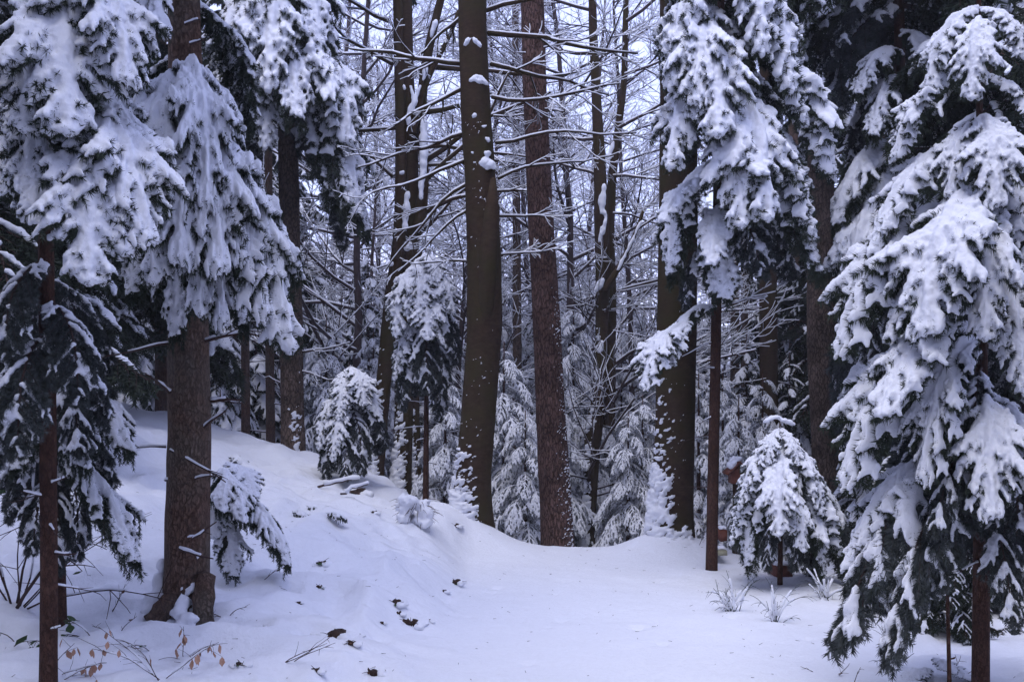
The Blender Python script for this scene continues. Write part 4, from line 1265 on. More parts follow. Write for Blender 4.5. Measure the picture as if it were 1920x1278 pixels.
BARE = [bare_proto(901, 13, 0.085, 40, 0.08), bare_proto(902, 12, 0.070, 38, 0.10), bare_proto(903, 15, 0.100, 42, 0.08), bare_proto(904, 11, 0.065, 38, 0.08)]
BT = [(655, 17.5, 0, 'leafless tree with steeply rising limbs in the bright gap beside the hanging canopy'),
      (700, 22.0, 1, 'slender leafless tree behind the forking beech, its twigs lined with snow'),
      (615, 25.0, 2, 'leafless tree far off, half covered by the hanging canopy'),
      (830, 19.0, 3, 'leafless tree whose limbs cross between the forking beech and the olive beech'),
      (760, 27.0, 0, 'distant leafless tree straight behind the forking beech'),
      (950, 21.5, 1, 'leafless tree fanning out behind the olive beech'),
      (905, 29.0, 2, 'distant leafless tree straight behind the olive beech'),
      (1060, 22.0, 2, 'leafless tree spreading between the reddish trunk and the crooked beech'),
      (1100, 30.0, 3, 'distant leafless tree behind the crooked beech'),
      (1180, 19.0, 1, 'leafless tree in the gap beside the broad dark trunk'),
      (1225, 27.0, 0, 'distant leafless tree partly behind the broad dark trunk'),
      (1020, 33.0, 0, 'faint leafless tree far behind the reddish trunk'),
      (1300, 24.0, 3, 'leafless tree behind the heavy white crown of the thin pole'),
      (1480, 22.0, 2, 'leafless tree glimpsed between the white crown and the grey brown trunk'),
      (1600, 24.0, 1, 'leafless tree deep behind the very dark spruce'),
      (560, 33.0, 3, 'faint leafless tree beyond the greyish trunk'),
      (675, 28.0, 2, 'thin leafless tree deep in the bright gap by the hanging canopy'), (720, 38.0, 0, 'faint leafless tree on the far slope behind the forking beech'), (800, 33.0, 3, 'faint leafless tree far between the forking and the olive beech'),
      (870, 23.0, 2, 'many-twigged leafless tree half covered by the olive beech'), (985, 26.0, 1, 'leafless tree just past the slim pole, twigs crossing the reddish trunk'), (1085, 18.5, 0, 'low-limbed leafless tree close behind the crooked beech'),
      (1135, 24.0, 2, 'leafless tree spreading behind the upper fork of the crooked beech'), (1210, 34.0, 1, 'faint leafless tree on the far slope by the broad dark trunk'), (1195, 22.5, 3, 'wide leafless tree whose limbs reach the broad dark trunk')]
for i, (px, Y, k, lab) in enumerate(BT):
    x = BX(px, Y)
    t = thing('leafless_tree', (x, Y, gz(x, Y)), lab, 'tree', 'leafless trees lined with snow')
    t.rotation_euler.z = R.uniform(0, 6.28)
    s = R.uniform(0.9, 1.2)
    t.scale = (s, s, s)
    for nm, me in zip(('trunk', 'crown', 'crown_snow'), BARE[k]):
        link(nm, me, t)


# ------------------------------------------------------------------ dark spruces that close the wood on both sides
def tall_spruce(px, Y, w, label, z_lo, H, rmax, seed, fam='shade', dens=9.0):
    rng = random.Random(seed)
    x = BX(px, Y)
    z0 = gz(x, Y)
    t = thing('spruce_tree', (x, Y, z0), label, 'tree', 'dark spruces closing the wood')
    r = w / 2 / FPX * Y
    g, c, rr = trunk_geo([[x, Y, z0 - 0.2], [x, Y, z0 + H]], [r, r * 0.25], np.array([x, Y, z0]), 12, 0.3, 0.06, 0, 0.2, seed)
    link('trunk', g.mesh('trunk', [M_spruce]), t)
    crown_boughs(t, x, Y, z0 + z_lo, z0 + H, rmax, dens, fam, rng)
    return t


def crown_boughs(t, x, Y, za, zb, rmax, dens, fam, rng):
    n = int((zb - za) * dens)
    a = rng.uniform(0, 6.28)
    for k in range(n):
        f = (k + rng.random()) / n
        a += 2.4 + rng.uniform(-0.4, 0.4)
        ln = rmax * (1.05 - f) ** 0.6 * rng.uniform(0.7, 1.15) + 0.2
        root = np.array([x, Y, za + f * (zb - za)])
        tip = root + np.array([math.cos(a) * ln, math.sin(a) * ln, -ln * rng.uniform(0.2, 0.8)])
        put_bough(t, fam, root, tip, rng.uniform(0.9, 1.25), 0, rng)


for i, a in enumerate([
    (-60, 9.0, 50, 'dark spruce at the outer edge of the bank, nearest behind the slender spruce', 0.9, 8.0, 1.5),
    (60, 11.5, 44, 'dark spruce on the bank behind the crown of the slender spruce', 1.2, 9.0, 1.5),
    (190, 13.0, 40, 'dark spruce on the bank between the slender spruce and the thick stubbed trunk', 1.6, 10.0, 1.5),
    (-20, 16.0, 40, 'tall dusky spruce at the top of the bank', 0.8, 11.0, 1.9),
    (280, 18.5, 30, 'tall dusky spruce behind the thick stubbed trunk', 1.2, 11.0, 1.9),
    (420, 19.5, 30, 'tall dusky spruce behind the slim dark trunks', 1.5, 11.0, 1.8),
    (500, 24.0, 26, 'tall far spruce behind the greyish trunk', 1.2, 12.0, 2.0),
    (130, 22.0, 30, 'tall far spruce above the top of the bank', 0.8, 12.0, 2.1),
    (1610, 17.5, 36, 'tall dark spruce behind the dead snow-lined boughs', 0.8, 11.0, 1.8),
    (1720, 13.5, 40, 'tall dark spruce between the very dark spruce and the near young fir', 0.6, 10.0, 1.5),
    (1850, 11.0, 44, 'tall dark spruce straight behind the near young fir', 0.5, 9.0, 1.5),
    (1960, 8.5, 50, 'dark spruce at the outer edge past the near young fir', 0.3, 8.0, 1.5),
    (1500, 21.0, 30, 'tall dusky spruce far behind the bowed fir', 1.0, 12.0, 1.7),
    (1780, 18.0, 34, 'tall dusky spruce deep behind the near young fir', 0.6, 12.0, 1.9),
    (1920, 15.0, 36, 'tall dusky spruce at the outer edge, deep in the wood', 0.6, 11.0, 1.8)]):
    tall_spruce(*a, 700 + i)
for i, a in enumerate([
    (640, 30.0, 22, 'hazy spruce far beyond the bright gap, under the leafless limbs', 0.5, 7.0, 1.8), (735, 34.0, 22, 'hazy spruce far behind the forking beech', 0.5, 8.0, 1.9), (820, 28.0, 22, 'hazy spruce far between the two beeches', 0.4, 6.5, 1.7),
    (890, 36.0, 22, 'hazy spruce far behind the olive beech', 0.5, 8.5, 1.9), (960, 31.0, 22, 'hazy spruce far behind the slim pole', 0.4, 7.0, 1.8), (1045, 30.0, 22, 'hazy spruce with hanging boughs far beyond the reddish trunk', 0.5, 9.5, 1.9),
    (1110, 38.0, 22, 'hazy spruce far up the opposite slope behind the crooked beech', 0.5, 8.0, 2.0), (1170, 33.0, 22, 'hazy spruce far off in the gap, nearer the crooked beech', 0.4, 6.5, 1.8), (1225, 40.0, 22, 'hazy spruce far up the slope beside the broad dark trunk', 0.4, 8.0, 2.0),
    (1310, 29.0, 22, 'hazy spruce far behind the thin pole trunk', 0.4, 7.5, 1.8), (1400, 27.0, 22, 'hazy spruce far behind the slim greenish trunks', 0.4, 8.5, 1.8)]):
    tall_spruce(*a, 740 + i, 'fringe')

# unseen crowns of the old trunks, added overhead to shade the sides
rc = random.Random(5)
for t, c, za, zb, rm in [(T_left, c_left, 5.7, 10.0, 1.35), (T_edge, c_edge, 4.6, 7.5, 0.9), (T_bank, c_bank, 8.4, 13.0, 1.7), (T_rgrey, c_rgrey, 7.2, 12.0, 1.6), (T_dark, c_dark, 5.2, 9.5, 1.6), (T_crown, c_crown, 6.2, 8.5, 0.9)]:
    x, y = c[-1][0], c[-1][1]
    g, _, _ = trunk_geo([[x, y, c[-1][2] - 0.03], [x, y, zb]], [0.09, 0.02], np.array(t.location), 10, 0.3, 0.05)
    link('upper_trunk', g.mesh('upper_trunk', [M_spruce]), t)
    crown_boughs(t, x, y, za, zb, rm, 8.0, 'shade', rc)


# ------------------------------------------------------------------ low growth on the near bank
def on_ground(px, Y):
    x = BX(px, Y)
    return np.array([x, Y, gz(x, Y)])


def spot(px, py):
    """the point of the snow surface that shows at (px, py)"""
    Y = np.arange(3.2, 16.0, 0.01)
    x = (px - CX) / FPX * Y
    z = ground_z(x, Y)
    hit = np.nonzero(EYE - (py - HY) / FPX * Y <= z)[0]
    return np.array([x[hit[0]], Y[hit[0]], z[hit[0]]]) if len(hit) else on_ground(px, 12.0)


# little spruce whose boughs hang over the brambles
b = on_ground(118, 5.5)
T_low = thing('young_spruce', b, 'small shaggy spruce behind the slender stem, its low boughs drooping over the brambles', 'spruce')
g, c, r = trunk_geo([b - [0, 0, 0.2], P(112, 900, 5.5), P(104, 560, 5.55)], [0.026, 0.022, 0.012], b, 10, 0.06, 0.06, 0, 0.1, 7)
link('trunk', g.mesh('trunk', [M_thin]), T_low)
for a in [(112, 870, 5.45, 258, 1065, 5.1, 95), (112, 850, 5.5, 215, 980, 5.2, 90), (112, 730, 5.5, 262, 850, 5.3, 80), (110, 780, 5.5, 180, 880, 5.1, 90), (110, 760, 5.5, 30, 880, 5.2, 100)]:
    hero(T_low, 'hang', *a)
for a in [(110, 620, 5.5, 200, 760, 5.3, 110), (110, 640, 5.5, 10, 760, 5.3, 120), (110, 700, 5.5, -20, 850, 5.4, 130), (110, 700, 5.5, 150, 860, 5.0, 110), (112, 820, 5.5, 20, 980, 5.3, 110), (112, 880, 5.5, 60, 1040, 5.2, 100), (112, 860, 5.5, 160, 1050, 5.4, 90),
          (108, 560, 5.6, 180, 700, 5.9, 120), (108, 560, 5.6, 30, 700, 5.9, 130), (110, 660, 5.6, 200, 800, 5.9, 120), (110, 660, 5.6, 30, 840, 6.0, 140), (112, 780, 5.6, 190, 930, 5.9, 110), (112, 800, 5.6, 40, 960, 6.0, 130), (112, 900, 5.5, 130, 1080, 5.2, 80)]:
    hero(T_low, 'dark', *a)
for a in [(118, 1000, 1, -0.2, 0.28), (118, 960, -1, -0.3, 0.4), (116, 1060, 1, 0.1, 0.2), (116, 930, -1, -0.5, 0.4)]:
    stub(T_low, P(a[0], a[1], 5.47), (a[2], -0.3, a[3]), a[4], 0.005, snow=False)

# the low bent bough tree on the far side of the thick trunk
b = on_ground(425, 6.9)
T_bent = thing('young_spruce', b, 'snow-bent little spruce arching to the ground beside the thick stubbed trunk', 'spruce')
g, c, r = trunk_geo([b - [0, 0, 0.15], P(418, 960, 6.9), P(430, 880, 6.85)], [0.022, 0.018, 0.008], b, 8, 0.05, 0.06)
link('trunk', g.mesh('trunk', [M_thin]), T_bent)
for a in [(440, 935, 6.85, 545, 1060, 6.55, 75), (430, 930, 6.85, 500, 1000, 6.6, 70), (425, 900, 6.85, 470, 980, 6.5, 70), (420, 880, 6.85, 430, 960, 6.5, 70), (415, 960, 6.85, 440, 1080, 6.6, 80)]:
    hero(T_bent, 'hang', *a)
for a in [(420, 900, 6.9, 410, 1010, 6.6, 80), (425, 870, 6.95, 480, 930, 6.8, 80), (415, 880, 6.9, 380, 980, 6.8, 80)]:
    hero(T_bent, 'heavy', *a)


def leaf_mesh(name, mat, L, W):
    g = Geo()
    g.add([(0, 0, 0), (L * 0.3, W * 0.8, -W * 0.25), (L * 0.62, W, -W * 0.3), (L, 0, -L * 0.18), (L * 0.62, -W, -W * 0.2), (L * 0.3, -W * 0.8, -W * 0.35), (L * 0.35, 0, W * 0.12), (L * 0.7, 0, 0)],
          None, [(0, 6, 1), (1, 6, 7), (1, 7, 2), (2, 7, 3), (3, 7, 4), (4, 7, 5), (5, 7, 6), (5, 6, 0)])
    return g.mesh(name, [mat])


LEAF = dict(tan=leaf_mesh('leaf', M_leaf_tan, 0.055, 0.016), green=leaf_mesh('leaf', M_leaf_green, 0.06, 0.022), brown=leaf_mesh('leaf', M_leaf_brown, 0.05, 0.018))


def put_leaf(tree, p, kind, size=1.0, hang=False):
    o = bpy.data.objects.new('leaf', LEAF[kind])
    col.objects.link(o)
    o.parent = tree
    o.location = Vector(np.asarray(p) - np.array(tree.location))
    o.rotation_euler = (R.uniform(-0.6, 0.6), R.uniform(0.9, 1.6) if hang else R.uniform(-0.2, 0.9), R.uniform(0, 6.28))
    o.scale = (size,) * 3
    return o


def cane_plant(name, label, cat, base, canes, mat, leaf=None, n_leaf=0, lsize=1.0, group=None, hang=False, snow=True):
    """canes: (dx, dy, dz, length, radius, sag)"""
    base = np.asarray(base, float)
    t = thing(name, base, label, cat, group)
    rng = np.random.default_rng(R.randrange(1 << 30))
    allp = []
    for (dx, dy, dz, L, r, sag) in canes:
        pl = polyline(rng.normal(0, 0.02, 3) * [1, 1, 0] - [0, 0, 0.04], (dx, dy, dz), L, 9, sag, rng, 0.07)
        g = Geo()
        g.tube(pl, np.linspace(r, r * 0.4, 10), 5)
        allp.append(pl)
        for k in range(int(3 + L * 5)):
            i = rng.integers(3, 9)
            d = pl[i] - pl[i - 1]
            d = d / np.linalg.norm(d) + rng.normal(0, 0.6, 3)
            q = polyline(pl[i], d, L * rng.uniform(0.12, 0.35), 4, sag * 0.5, rng, 0.08)
            g.tube(q, np.linspace(r * 0.5, r * 0.2, 5), 4)
            allp.append(q)
        o = link('cane', g.mesh('cane', [mat]), t)
        if snow and rng.random() < (1.0 if leaf is None else 0.6):
            sg = Geo()
            e = rng.integers(4, 9)
            kk = 2.2 if leaf is None else 1.0
            sg.tube(pl[2:e + 1] + [0, 0, r * kk + 0.002], np.maximum(r * 0.9, 0.004) * kk * (1 + 0.3 * rng.normal(0, 1, len(pl[2:e + 1])).clip(-1, 1)), 6)
            link('cane_snow', sg.mesh('cane_snow', [M_snow]), o)
    for k in range(n_leaf):
        pl = allp[rng.integers(0, len(allp))]
        put_leaf(t, base + pl[rng.integers(len(pl) // 2, len(pl))], leaf, lsize * rng.uniform(0.7, 1.2), hang)
    return t


cane_plant('bramble', 'tangle of dark red bramble canes by the slender stem, arching toward the outer edge', 'bramble', spot(30, 1130),
           [(0.75, -0.2, 1.0, 1.0, 0.011, 0.1), (0.3, -0.1, 1, 1.1, 0.008, 0.3), (-0.2, -0.3, 1, 1.0, 0.007, 0.7), (0.9, 0.1, 0.6, 0.9, 0.006, 0.5), (0.55, 0, 1, 0.9, 0.006, 0.2), (-0.5, 0.1, 1, 0.8, 0.006, 0.8), (0.1, -0.2, 1, 0.8, 0.005, 1.0), (0.9, -0.2, 0.8, 0.7, 0.005, 0.6), (-0.3, 0, 1, 0.9, 0.005, 0.9), (0.8, 0.3, 1.0, 0.8, 0.005, 0.9)], M_twig, 'green', 4, 0.9)
for (px, py, lab, n) in [(30, 1200, 'bramble with dark green leaves weighed by snow at the outer foot of the slender stem', 9), (120, 1160, 'bramble with broad green leaves between the slender stem and the thick trunk', 8),
                         (170, 1185, 'small bramble sprig of round green leaves nearest the thick trunk on the snow', 6), (285, 1215, 'two-leaved green sprig sticking from snow before the thick trunk roots', 3)]:
    cane_plant('bramble', lab, 'bramble', spot(px, py), [(R.uniform(-1, 1), -0.3, 0.8, R.uniform(0.15, 0.28), 0.003, 1.4) for k in range(4)], M_twig, 'green', int(n * 1.7), R.uniform(0.9, 1.3), 'leafy brambles on the near bank')
for (px, py, lab, n, L) in [(105, 1262, 'beech sapling with pink-tan dry leaves in front of the slender stem', 14, 0.28), (300, 1272, 'wiry beech sapling with hanging tan leaves nearest the camera below the thick trunk', 12, 0.42),
                            (345, 1225, 'small beech sprig with a cluster of tan leaves close to the bare roots', 8, 0.22)]:
    cane_plant('beech_sapling', lab, 'sapling', spot(px, py), [(R.uniform(-1, 1.2), -0.2, R.uniform(0.4, 0.9), L * R.uniform(0.7, 1.1), 0.0025, 0.5) for k in range(4)], M_twig, 'tan', int(n * 1.3), 0.85, 'beech saplings with dry leaves', hang=True)
for (px, py, lab, L, n) in [(198, 1150, 'bare forked twig standing in snow between the slender stem and the thick trunk', 0.22, 2), (222, 1182, 'short dark twig with a curled leaf just before the thick trunk', 0.18, 2),
                            (520, 1235, 'sprawling bare twigs lying on the snow right of the bare roots', 0.34, 3), (480, 1090, 'thin bare twig arching over the snow beyond the bare roots', 0.25, 2), (425, 1150, 'wispy twigs poking out beside the thick trunk foot', 0.2, 3),
                            (470, 1000, 'thin bramble twigs rising under the snow-bent little spruce', 0.2, 3), (1780, 1262, 'bare twig stuck in the snow beside the near fir stem', 0.22, 2), (1560, 1262, 'thin broken twigs lying on the path below the drooping fir boughs', 0.18, 2),
                            (1600, 1275, 'dark stick poking from the near snow under the fir boughs', 0.16, 1), (1015, 1060, 'tiny dark twig on the path before the reddish trunk', 0.05, 1), (1305, 1020, 'thin curved twig leaning by the thin pole trunk', 0.3, 1), (1560, 1120, 'bare hanging twig by the bowed fir, half sunk in snow', 0.3, 2)]:
    cane_plant('bare_twig', lab, 'twig', spot(px, py), [(R.uniform(-1, 1), R.uniform(-0.4, 0.2), R.uniform(0.25, 0.9), L * R.uniform(0.7, 1.1), 0.0028, 0.3) for k in range(n)], M_twig, 'brown', 1 if n == 2 else 0, 0.6, 'bare twigs in the snow', snow=False)


# ------------------------------------------------------------------ dark leafy hollows in the snow bank
def tuft(px, py, w, label, kind='brown', n=7):
    p = spot(px, py)
    s = w * 0.62 / FPX * p[1]
    t = thing('leaf_tuft', p, label, 'leaf tuft', 'leaf tufts showing through the snow bank')
    g = Geo()
    for k in range(4):
        lump(g, (R.uniform(-0.5, 0.5) * s, R.uniform(-0.2, 0.2) * s, -s * R.uniform(0.02, 0.15)), s * R.uniform(0.25, 0.5), s * R.uniform(0.25, 0.4), s * R.uniform(0.25, 0.4), None, 0.9)
    link('soil', g.mesh('soil', [M_soil]), t)
    for k in range(max(3, int(n * 0.7))):
        put_leaf(t, p + np.array([R.uniform(-0.8, 0.8) * s, R.uniform(-0.6, 0.1) * s, R.uniform(-0.08, 0.18) * s]), kind if R.random() < 0.7 else 'brown', s / 0.06 * R.uniform(0.45, 0.85))
    g = Geo()
    rng = np.random.default_rng(R.randrange(1 << 30))
    for k in range(5):
        g.tube(polyline(rng.normal(0, s * 0.3, 3) * [1, 0.6, 0.2], (rng.normal(0, 1), -0.5, rng.uniform(0.1, 0.9)), s * rng.uniform(0.7, 1.5), 4, 0.5, rng), [0.0025, 0.002, 0.002, 0.0015, 0.001], 4)
    link('stalks', g.mesh('stalks', [M_twig], smooth=False), t, kind='stuff')
    g = Geo()
    for k in range(12):
        a_ = R.uniform(-0.9, math.pi + 0.9)
        rr = s * R.uniform(0.75, 1.3)
        lump(g, (math.cos(a_) * rr, math.sin(a_) * rr * 0.7, -s * R.uniform(0.0, 0.25)), s * R.uniform(0.35, 0.75), s * R.uniform(0.4, 0.7), s * R.uniform(0.2, 0.38), None, 0.4)
    link('snow_rim', remesh(g, max(0.007, s * 0.13), noise=((22, s * 0.12), (60, s * 0.06)), name='snow_rim'), t)
    return t


for a in [(628, 1192, 52, 'largest tuft of wet brown leaves in the bank, nearest the trunk roots', 'brown', 10), (660, 1206, 20, 'little brown leaf patch just beside the largest tuft'), (740, 1130, 26, 'dark tuft with grassy stalks high on the bank edge', 'green', 6),
          (768, 1168, 34, 'very dark leafy hollow at the foot of the bank by the path', 'green', 8), (803, 1164, 16, 'small dark hollow at the lip of the path', 'brown', 4), (698, 1262, 34, 'brown leaf hollow lowest on the bank, nearest the camera', 'brown', 7),
          (592, 1256, 20, 'small brown tuft close to the camera below the largest tuft'), (852, 1092, 22, 'greenish tuft on the rounded corner of the bank', 'green', 6), (832, 1108, 14, 'tiny dark crack under the rounded corner of the bank'), (604, 1056, 24, 'grey green sprig midway up the bank', 'green', 6),
          (598, 1100, 16, 'faint leaf speck midway down the bank', 'green', 4), (748, 1150, 16, 'narrow green hollow between the grassy tuft and the dark hollow', 'green', 5), (855, 985, 16, 'brown speck under the snow by the olive beech foot'), (665, 925, 40, 'rust brown leaf clump on the crest of the bank under a snowy stick', 'brown', 9),
          (700, 960, 16, 'dark stub tuft beside the rust brown clump'), (715, 1168, 12, 'tiny dark fleck left of the grassy hollow, on bare white bank'), (560, 1130, 12, 'small pale speck of leaf on the open bank near the snow-bent spruce'), (450, 1245, 22, 'dark green leaf cluster near the sprawling twigs', 'green', 6)]:
    tuft(*a)


# needle sprigs and snow-covered brush on the bank
def sprig(px, py, x1, y1, w, label, fam='hang', name='spruce_sprig', extra=()):
    p = spot(px, py)
    t = thing(name, p, label, 'sprig', 'needle sprigs in the snow')
    Y = p[1]
    for (a, b, c_, d) in [(px, py, x1, y1), *extra]:
        hero(t, fam, a, b - 6, Y, c_, d, Y - 0.15, w)
    return t


sprig(575, 955, 622, 972, 26, 'dark needle sprig half buried on the crest of the bank')
sprig(612, 968, 650, 972, 24, 'second needle sprig on the crest, closer to the rust brown leaf clump')
sprig(548, 965, 590, 985, 26, 'needle sprig nearest the arching snow-bent spruce')
sprig(430, 862, 470, 880, 46, 'heaped snowy brushwood beside the thick stubbed trunk', 'plump', 'brush_pile', [(400, 880, 450, 900), (440, 870, 400, 880), (420, 885, 470, 900)])
for (px, py, lab, L, n) in [(1370, 1145, 'little snow-covered seedling standing in the snow by the thin pole trunk', 0.42, 11), (1455, 1165, 'wispy snowed seedling below the bowed fir', 0.45, 6),
                            (1545, 1120, 'snowed twiggy shrub at the path edge between the bowed fir and the near young fir', 0.45, 9), (1680, 1250, 'snowed twigs rising under the drooping tips of the near young fir', 0.35, 8)]:
    cane_plant('snowy_seedling', lab, 'seedling', spot(px, py), [(R.uniform(-0.8, 0.8), R.uniform(-0.5, 0.5), 1.6, L * R.uniform(0.4, 0.85), 0.0035, R.uniform(0.3, 2.0)) for k in range(n + 3)], M_needle_dust, None, 0, 1, 'snowed seedlings beside the path')
sprig(1745, 1262, 1690, 1280, 60, 'low snow-humped sprig under the near fir boughs', 'plump', 'spruce_seedling', [(1760, 1250, 1820, 1275), (1750, 1240, 1790, 1262)])
sprig(1890, 1180, 1860, 1240, 60, 'snowed twiggy seedling at the outer edge behind the near fir stem', 'dark', 'spruce_seedling', [(1900, 1170, 1930, 1240), (1890, 1190, 1910, 1270)])
p = spot(782, 985)
t = thing('snowed_bush', p, 'round bush wholly wrapped in snow on the bank by the olive beech', 'bush')
g = Geo()
for k in range(16):
    lump(g, (R.uniform(-0.15, 0.15), R.uniform(-0.1, 0.15), R.uniform(0.02, 0.26)), 0.08, 0.07, 0.06, None, 0.4, True)
link('snow_cover', remesh(g, 0.013, noise=((16, 0.02), (40, 0.012)), smooth=1, name='snow_cover'), t)
g = Geo()
rng = np.random.default_rng(8)
for k in range(60):
    a = rng.uniform(0, 6.28)
    q = np.array([math.cos(a) * 0.10, math.sin(a) * 0.08, rng.uniform(0.02, 0.26)])
    g.tube(polyline(q, (math.cos(a), math.sin(a) - 0.3, rng.uniform(-0.4, 0.6)), rng.uniform(0.08, 0.18), 3, 0.8, rng), [0.003, 0.0025, 0.002, 0.001], 4)
link('twigs', g.mesh('twigs', [M_twig], smooth=False), t, kind='stuff')
for (x0, y0, x1, y1, r, lab) in [(598, 912, 672, 896, 0.014, 'snow-topped stick lying across the rust brown leaf clump'), (640, 925, 690, 905, 0.010, 'shorter stick under the snow-topped stick on the bank crest')]:
    a = spot((x0 + x1) / 2, max(y0, y1) + 8)
    q0, q1 = P(x0, y0, a[1]), P(x1, y1, a[1])
    t = thing('fallen_stick', a, lab, 'stick')
    g, sg = Geo(), Geo()
    pl = np.linspace(q0, q1, 8) + NR.normal(0, 0.006, (8, 3)) - a
    g.tube(pl, np.linspace(r, r * 0.6, 8), 7)
    link('stick_wood', g.mesh('stick_wood', [M_twig]), t)
    sg.tube(pl[1:] + [0, 0, r + 0.008], 0.012 + r * 0.8 + NR.normal(0, 0.003, 7), 8)
    link('stick_snow', sg.mesh('stick_snow', [M_snow]), t)

# ------------------------------------------------------------------ little roofed post and the boards by the bowed fir
b = on_ground(1382, 10.0)
t = thing('roofed_post', b, 'mossy post carrying a small red-brown roofed box, half hidden behind the bowed fir', 'nesting box')
zt = P(1380, 905, 10.0)[2] - b[2]
g = Geo()
g.tube([(0, 0, -0.2), (0.005, 0, zt * 0.5), (0, 0, zt)], [0.055, 0.05, 0.045], 12)
link('post', g.mesh('post', [M_beech]), t)


def prism(profile, y0, y1, name, mat, parent, loc=(0, 0, 0)):
    g = Geo()
    n = len(profile)
    v = [(x, y0, z) for x, z in profile] + [(x, y1, z) for x, z in profile]
    q = [(i, (i + 1) % n, n + (i + 1) % n, n + i) for i in range(n)]
    tri = [(0, i + 1, i) for i in range(1, n - 1)] + [(n, n + i, n + i + 1) for i in range(1, n - 1)]
    g.add(np.array(v) + loc, q, tri)
    return link(name, g.mesh(name, [mat], smooth=False), parent)


hw = 0.075
prism([(-hw, 0), (hw, 0), (hw, 0.12), (0, 0.20), (-hw, 0.12)], -0.09, 0.09, 'box', M_wood_red, t, (0, -0.02, zt + 0.002))
prism([(-hw - 0.05, 0.085), (0, 0.205), (0, 0.222), (-hw - 0.06, 0.097)], -0.13, 0.11, 'roof_board', M_wood_red, t, (0, -0.02, zt + 0.004))
prism([(hw + 0.05, 0.085), (hw + 0.06, 0.097), (0, 0.222), (0, 0.205)], -0.13, 0.11, 'roof_board', M_wood_red, t, (0.001, -0.02, zt + 0.004))
g = Geo()
for k in range(14):
    u = R.uniform(-1, 1)
    lump(g, (u * 0.10, R.uniform(-0.11, 0.07), zt + 0.25 - abs(u) * 0.10), 0.05, 0.05, 0.032, None, 0.2, True)
link('roof_snow', remesh(g, 0.011, name='roof_snow'), t)
for (px, py, w, h, Y, m, lab, nm) in [(1470, 1072, 30, 22, 8.6, M_wood_red, 'red-brown plank end leaning in the shade under the bowed fir', 'plank'), (1352, 1036, 22, 10, 9.4, M_wood_pale, 'pale yellowish board end lying on snow behind the thin pole trunk', 'plank'),
                                      (1357, 1004, 12, 22, 9.8, M_wood_red, 'small red-brown upright board just behind the thin pole trunk', 'plank')]:
    p = P(px, py, Y)
    p[2] = max(p[2], gz(p[0], Y) + h / 2 / FPX * Y * 0.8)
    t = thing(nm, p, lab, 'plank')
    a, c_ = w / 2 / FPX * Y, h / 2 / FPX * Y
    pr = prism([(-a, -c_), (a, -c_ * 0.8), (a * 0.95, c_), (-a * 0.9, c_ * 0.9)], -0.02, 0.35, 'board', m, t)
    g = Geo()
    for k in range(5):
        lump(g, ((k - 2) * a * 0.4, 0.08, c_ + 0.012), a * 0.35, 0.09, 0.022, None, 0.3, True)
    link('board_snow', remesh(g, 0.010, noise=((30, 0.004),), name='board_snow'), t)

# thin dead stem inside the near fir
b = on_ground(1782, 5.0)
t = thing('dead_sapling', b, 'thin dark dead stem beside the near fir stem, vanishing into its boughs', 'sapling')
g, _, _ = trunk_geo([b - [0, 0, 0.15], P(1778, 1180, 5.0), P(1772, 950, 5.05)], [0.012, 0.010, 0.008], b, 8, 0.05, 0.06)
link('stem', g.mesh('stem', [M_thin]), t)

# long leafless snow-lined branches reaching out behind the greyish trunk
branch(T_bank, P(560, 660, 13.6), (1, 0.1, -0.05), 0.75, 0.020, 61, kids=4)
branch(T_bank, P(560, 695, 13.6), (1, -0.2, -0.12), 0.8, 0.016, 62, kids=4)
branch(T_bank, P(545, 720, 13.6), (-1, -0.2, 0.1), 0.35, 0.012, 63, kids=3)

# ------------------------------------------------------------------ unseen wood behind and beside the camera, added to shade camera-facing boughs
def shade_wood_mass():
    g = Geo()
    rng = np.random.default_rng(77)
    for (x, y) in [(-3.6, 1.5), (-5.2, 4.2), (-2.4, -2.6), (0.9, -4.5), (3.4, 0.6), (5.2, 3.2), (3.0, -3.4), (-5.6, -1.2), (6.2, -1.0), (-0.8, -7.5), (-4.6, -6.0), (4.8, -6.8), (-7.5, 2.0), (7.8, 2.5)]:
        z = gz(x, y)
        H = rng.uniform(9, 13)
        g.tube([(x, y, z - 0.2), (x, y, z + H * 0.5), (x, y, z + H)], [0.17, 0.11, 0.02], 8, 0)
        for k in range(130):
            f = rng.uniform(0.16, 0.97)
            a = rng.uniform(0, 6.28)
            L = 1.9 * (1.08 - f) ** 0.6 * rng.uniform(0.7, 1.1)
            d = np.array([math.cos(a), math.sin(a), 0])
            sd = np.array([-d[1], d[0], 0])
            q = [np.array([x, y, z + f * H]) + d * L * u + np.array([0, 0, -L * (0.15 * u + 0.55 * u * u)]) for u in (0, .2, .4, .6, .8, 1)]
            for m, up in ((1, 0.0), (2, 0.03)):
                v, w = [], (1.0 if m == 1 else 0.62)
                for u, c in zip((0, .2, .4, .6, .8, 1), q):
                    h = w * L * 0.30 * (0.12 + math.sin(math.pi * min(u * 0.85 + 0.1, 1))) * rng.uniform(0.75, 1.15)
                    v += [c + sd * h + np.array([0, 0, up - h * 0.35]), c + np.array([0, 0, up * 2]), c - sd * h + np.array([0, 0, up - h * 0.35])]
                fq = []
                for i_ in range(5):
                    b_ = i_ * 3
                    fq += [(b_, b_ + 1, b_ + 4, b_ + 3), (b_ + 1, b_ + 2, b_ + 5, b_ + 4)]
                g.add(v, fq, None, m)
    return link('shade_woods', g.mesh('shade_woods', [M_spruce, M_needle, M_snow]), kind='stuff')


shade_wood_mass()

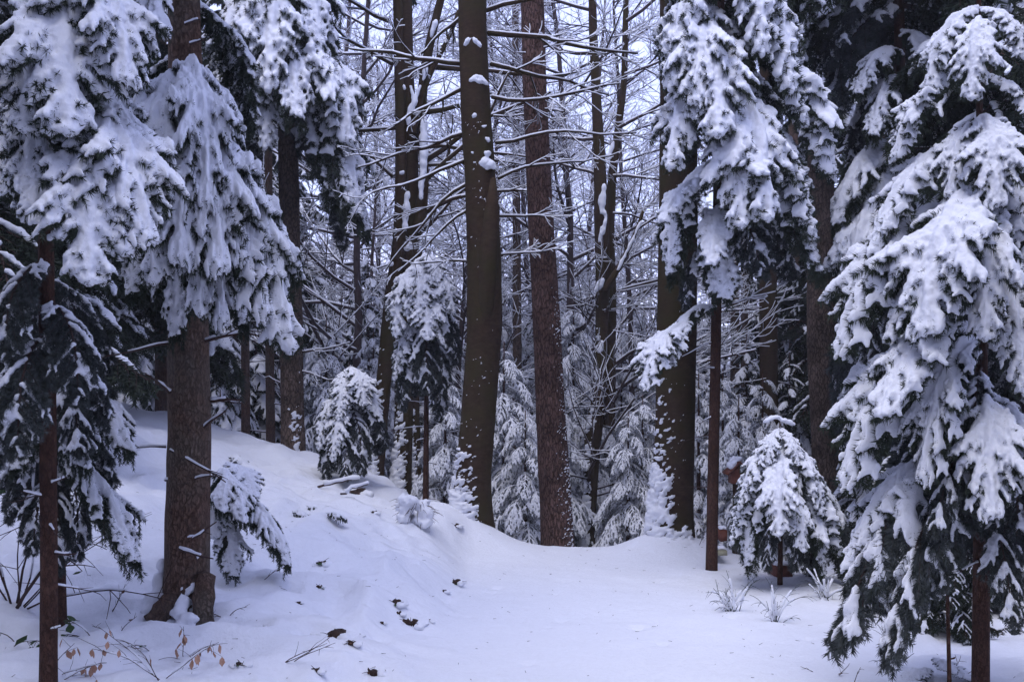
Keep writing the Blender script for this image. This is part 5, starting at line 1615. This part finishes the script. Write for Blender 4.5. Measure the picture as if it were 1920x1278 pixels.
for (t, c, za, zb, n, L) in [(T_crown, c_crown, 0.5, 2.4, 9, 0.35), (T_fir, c_fir, 0.45, 1.4, 8, 0.30), (T_edge, c_edge, 0.5, 2.4, 9, 0.25)]:
    for k in range(n):
        z = R.uniform(za, zb)
        a = R.uniform(0, 6.28)
        stub(t, [np.interp(z, c[:, 2], c[:, 0]), np.interp(z, c[:, 2], c[:, 1]), z], (math.cos(a), math.sin(a), R.uniform(-0.3, 0.25)), L * R.uniform(0.4, 1.3), 0.0045, snow=R.random() < 0.6)
g = Geo()
rng = np.random.default_rng(15)
for k in range(420):
    x, y = rng.choice([rng.uniform(-3.4, -0.6), rng.uniform(-3.4, -0.6), rng.uniform(1.5, 3.0), rng.uniform(-0.6, 1.6)]), rng.uniform(4.0, 10.5)
    a, L = rng.uniform(0, 6.28), rng.uniform(0.006, 0.035)
    z = gz(x, y) + 0.003
    g.tube([(x, y, z), (x + math.cos(a) * L, y + math.sin(a) * L, z + rng.uniform(-0.004, 0.008))], [0.0016, 0.0010], 3)
link('needle_litter', g.mesh('needle_litter', [M_twig]), kind='stuff')

# ------------------------------------------------------------------ cold haze between the trees
hz = Geo()
x0, x1, y0, y1, z0, z1 = -95, 95, -16, 155, -8, 42
hz.add([(x0, y0, z0), (x1, y0, z0), (x1, y1, z0), (x0, y1, z0), (x0, y0, z1), (x1, y0, z1), (x1, y1, z1), (x0, y1, z1)],
       [(0, 3, 2, 1), (4, 5, 6, 7), (0, 1, 5, 4), (1, 2, 6, 5), (2, 3, 7, 6), (3, 0, 4, 7)])
hm = bpy.data.materials.new('haze')
hm.use_nodes = True
hn = hm.node_tree
hn.nodes.clear()
ho = hn.nodes.new('ShaderNodeOutputMaterial')
hv = hn.nodes.new('ShaderNodeVolumePrincipled')
hv.inputs['Color'].default_value = (0.90, 0.90, 0.97, 1)
hv.inputs['Density'].default_value = 0.0012
hn.links.new(hv.outputs[0], ho.inputs['Volume'])
link('haze', hz.mesh('haze', [hm], smooth=False), kind='stuff')
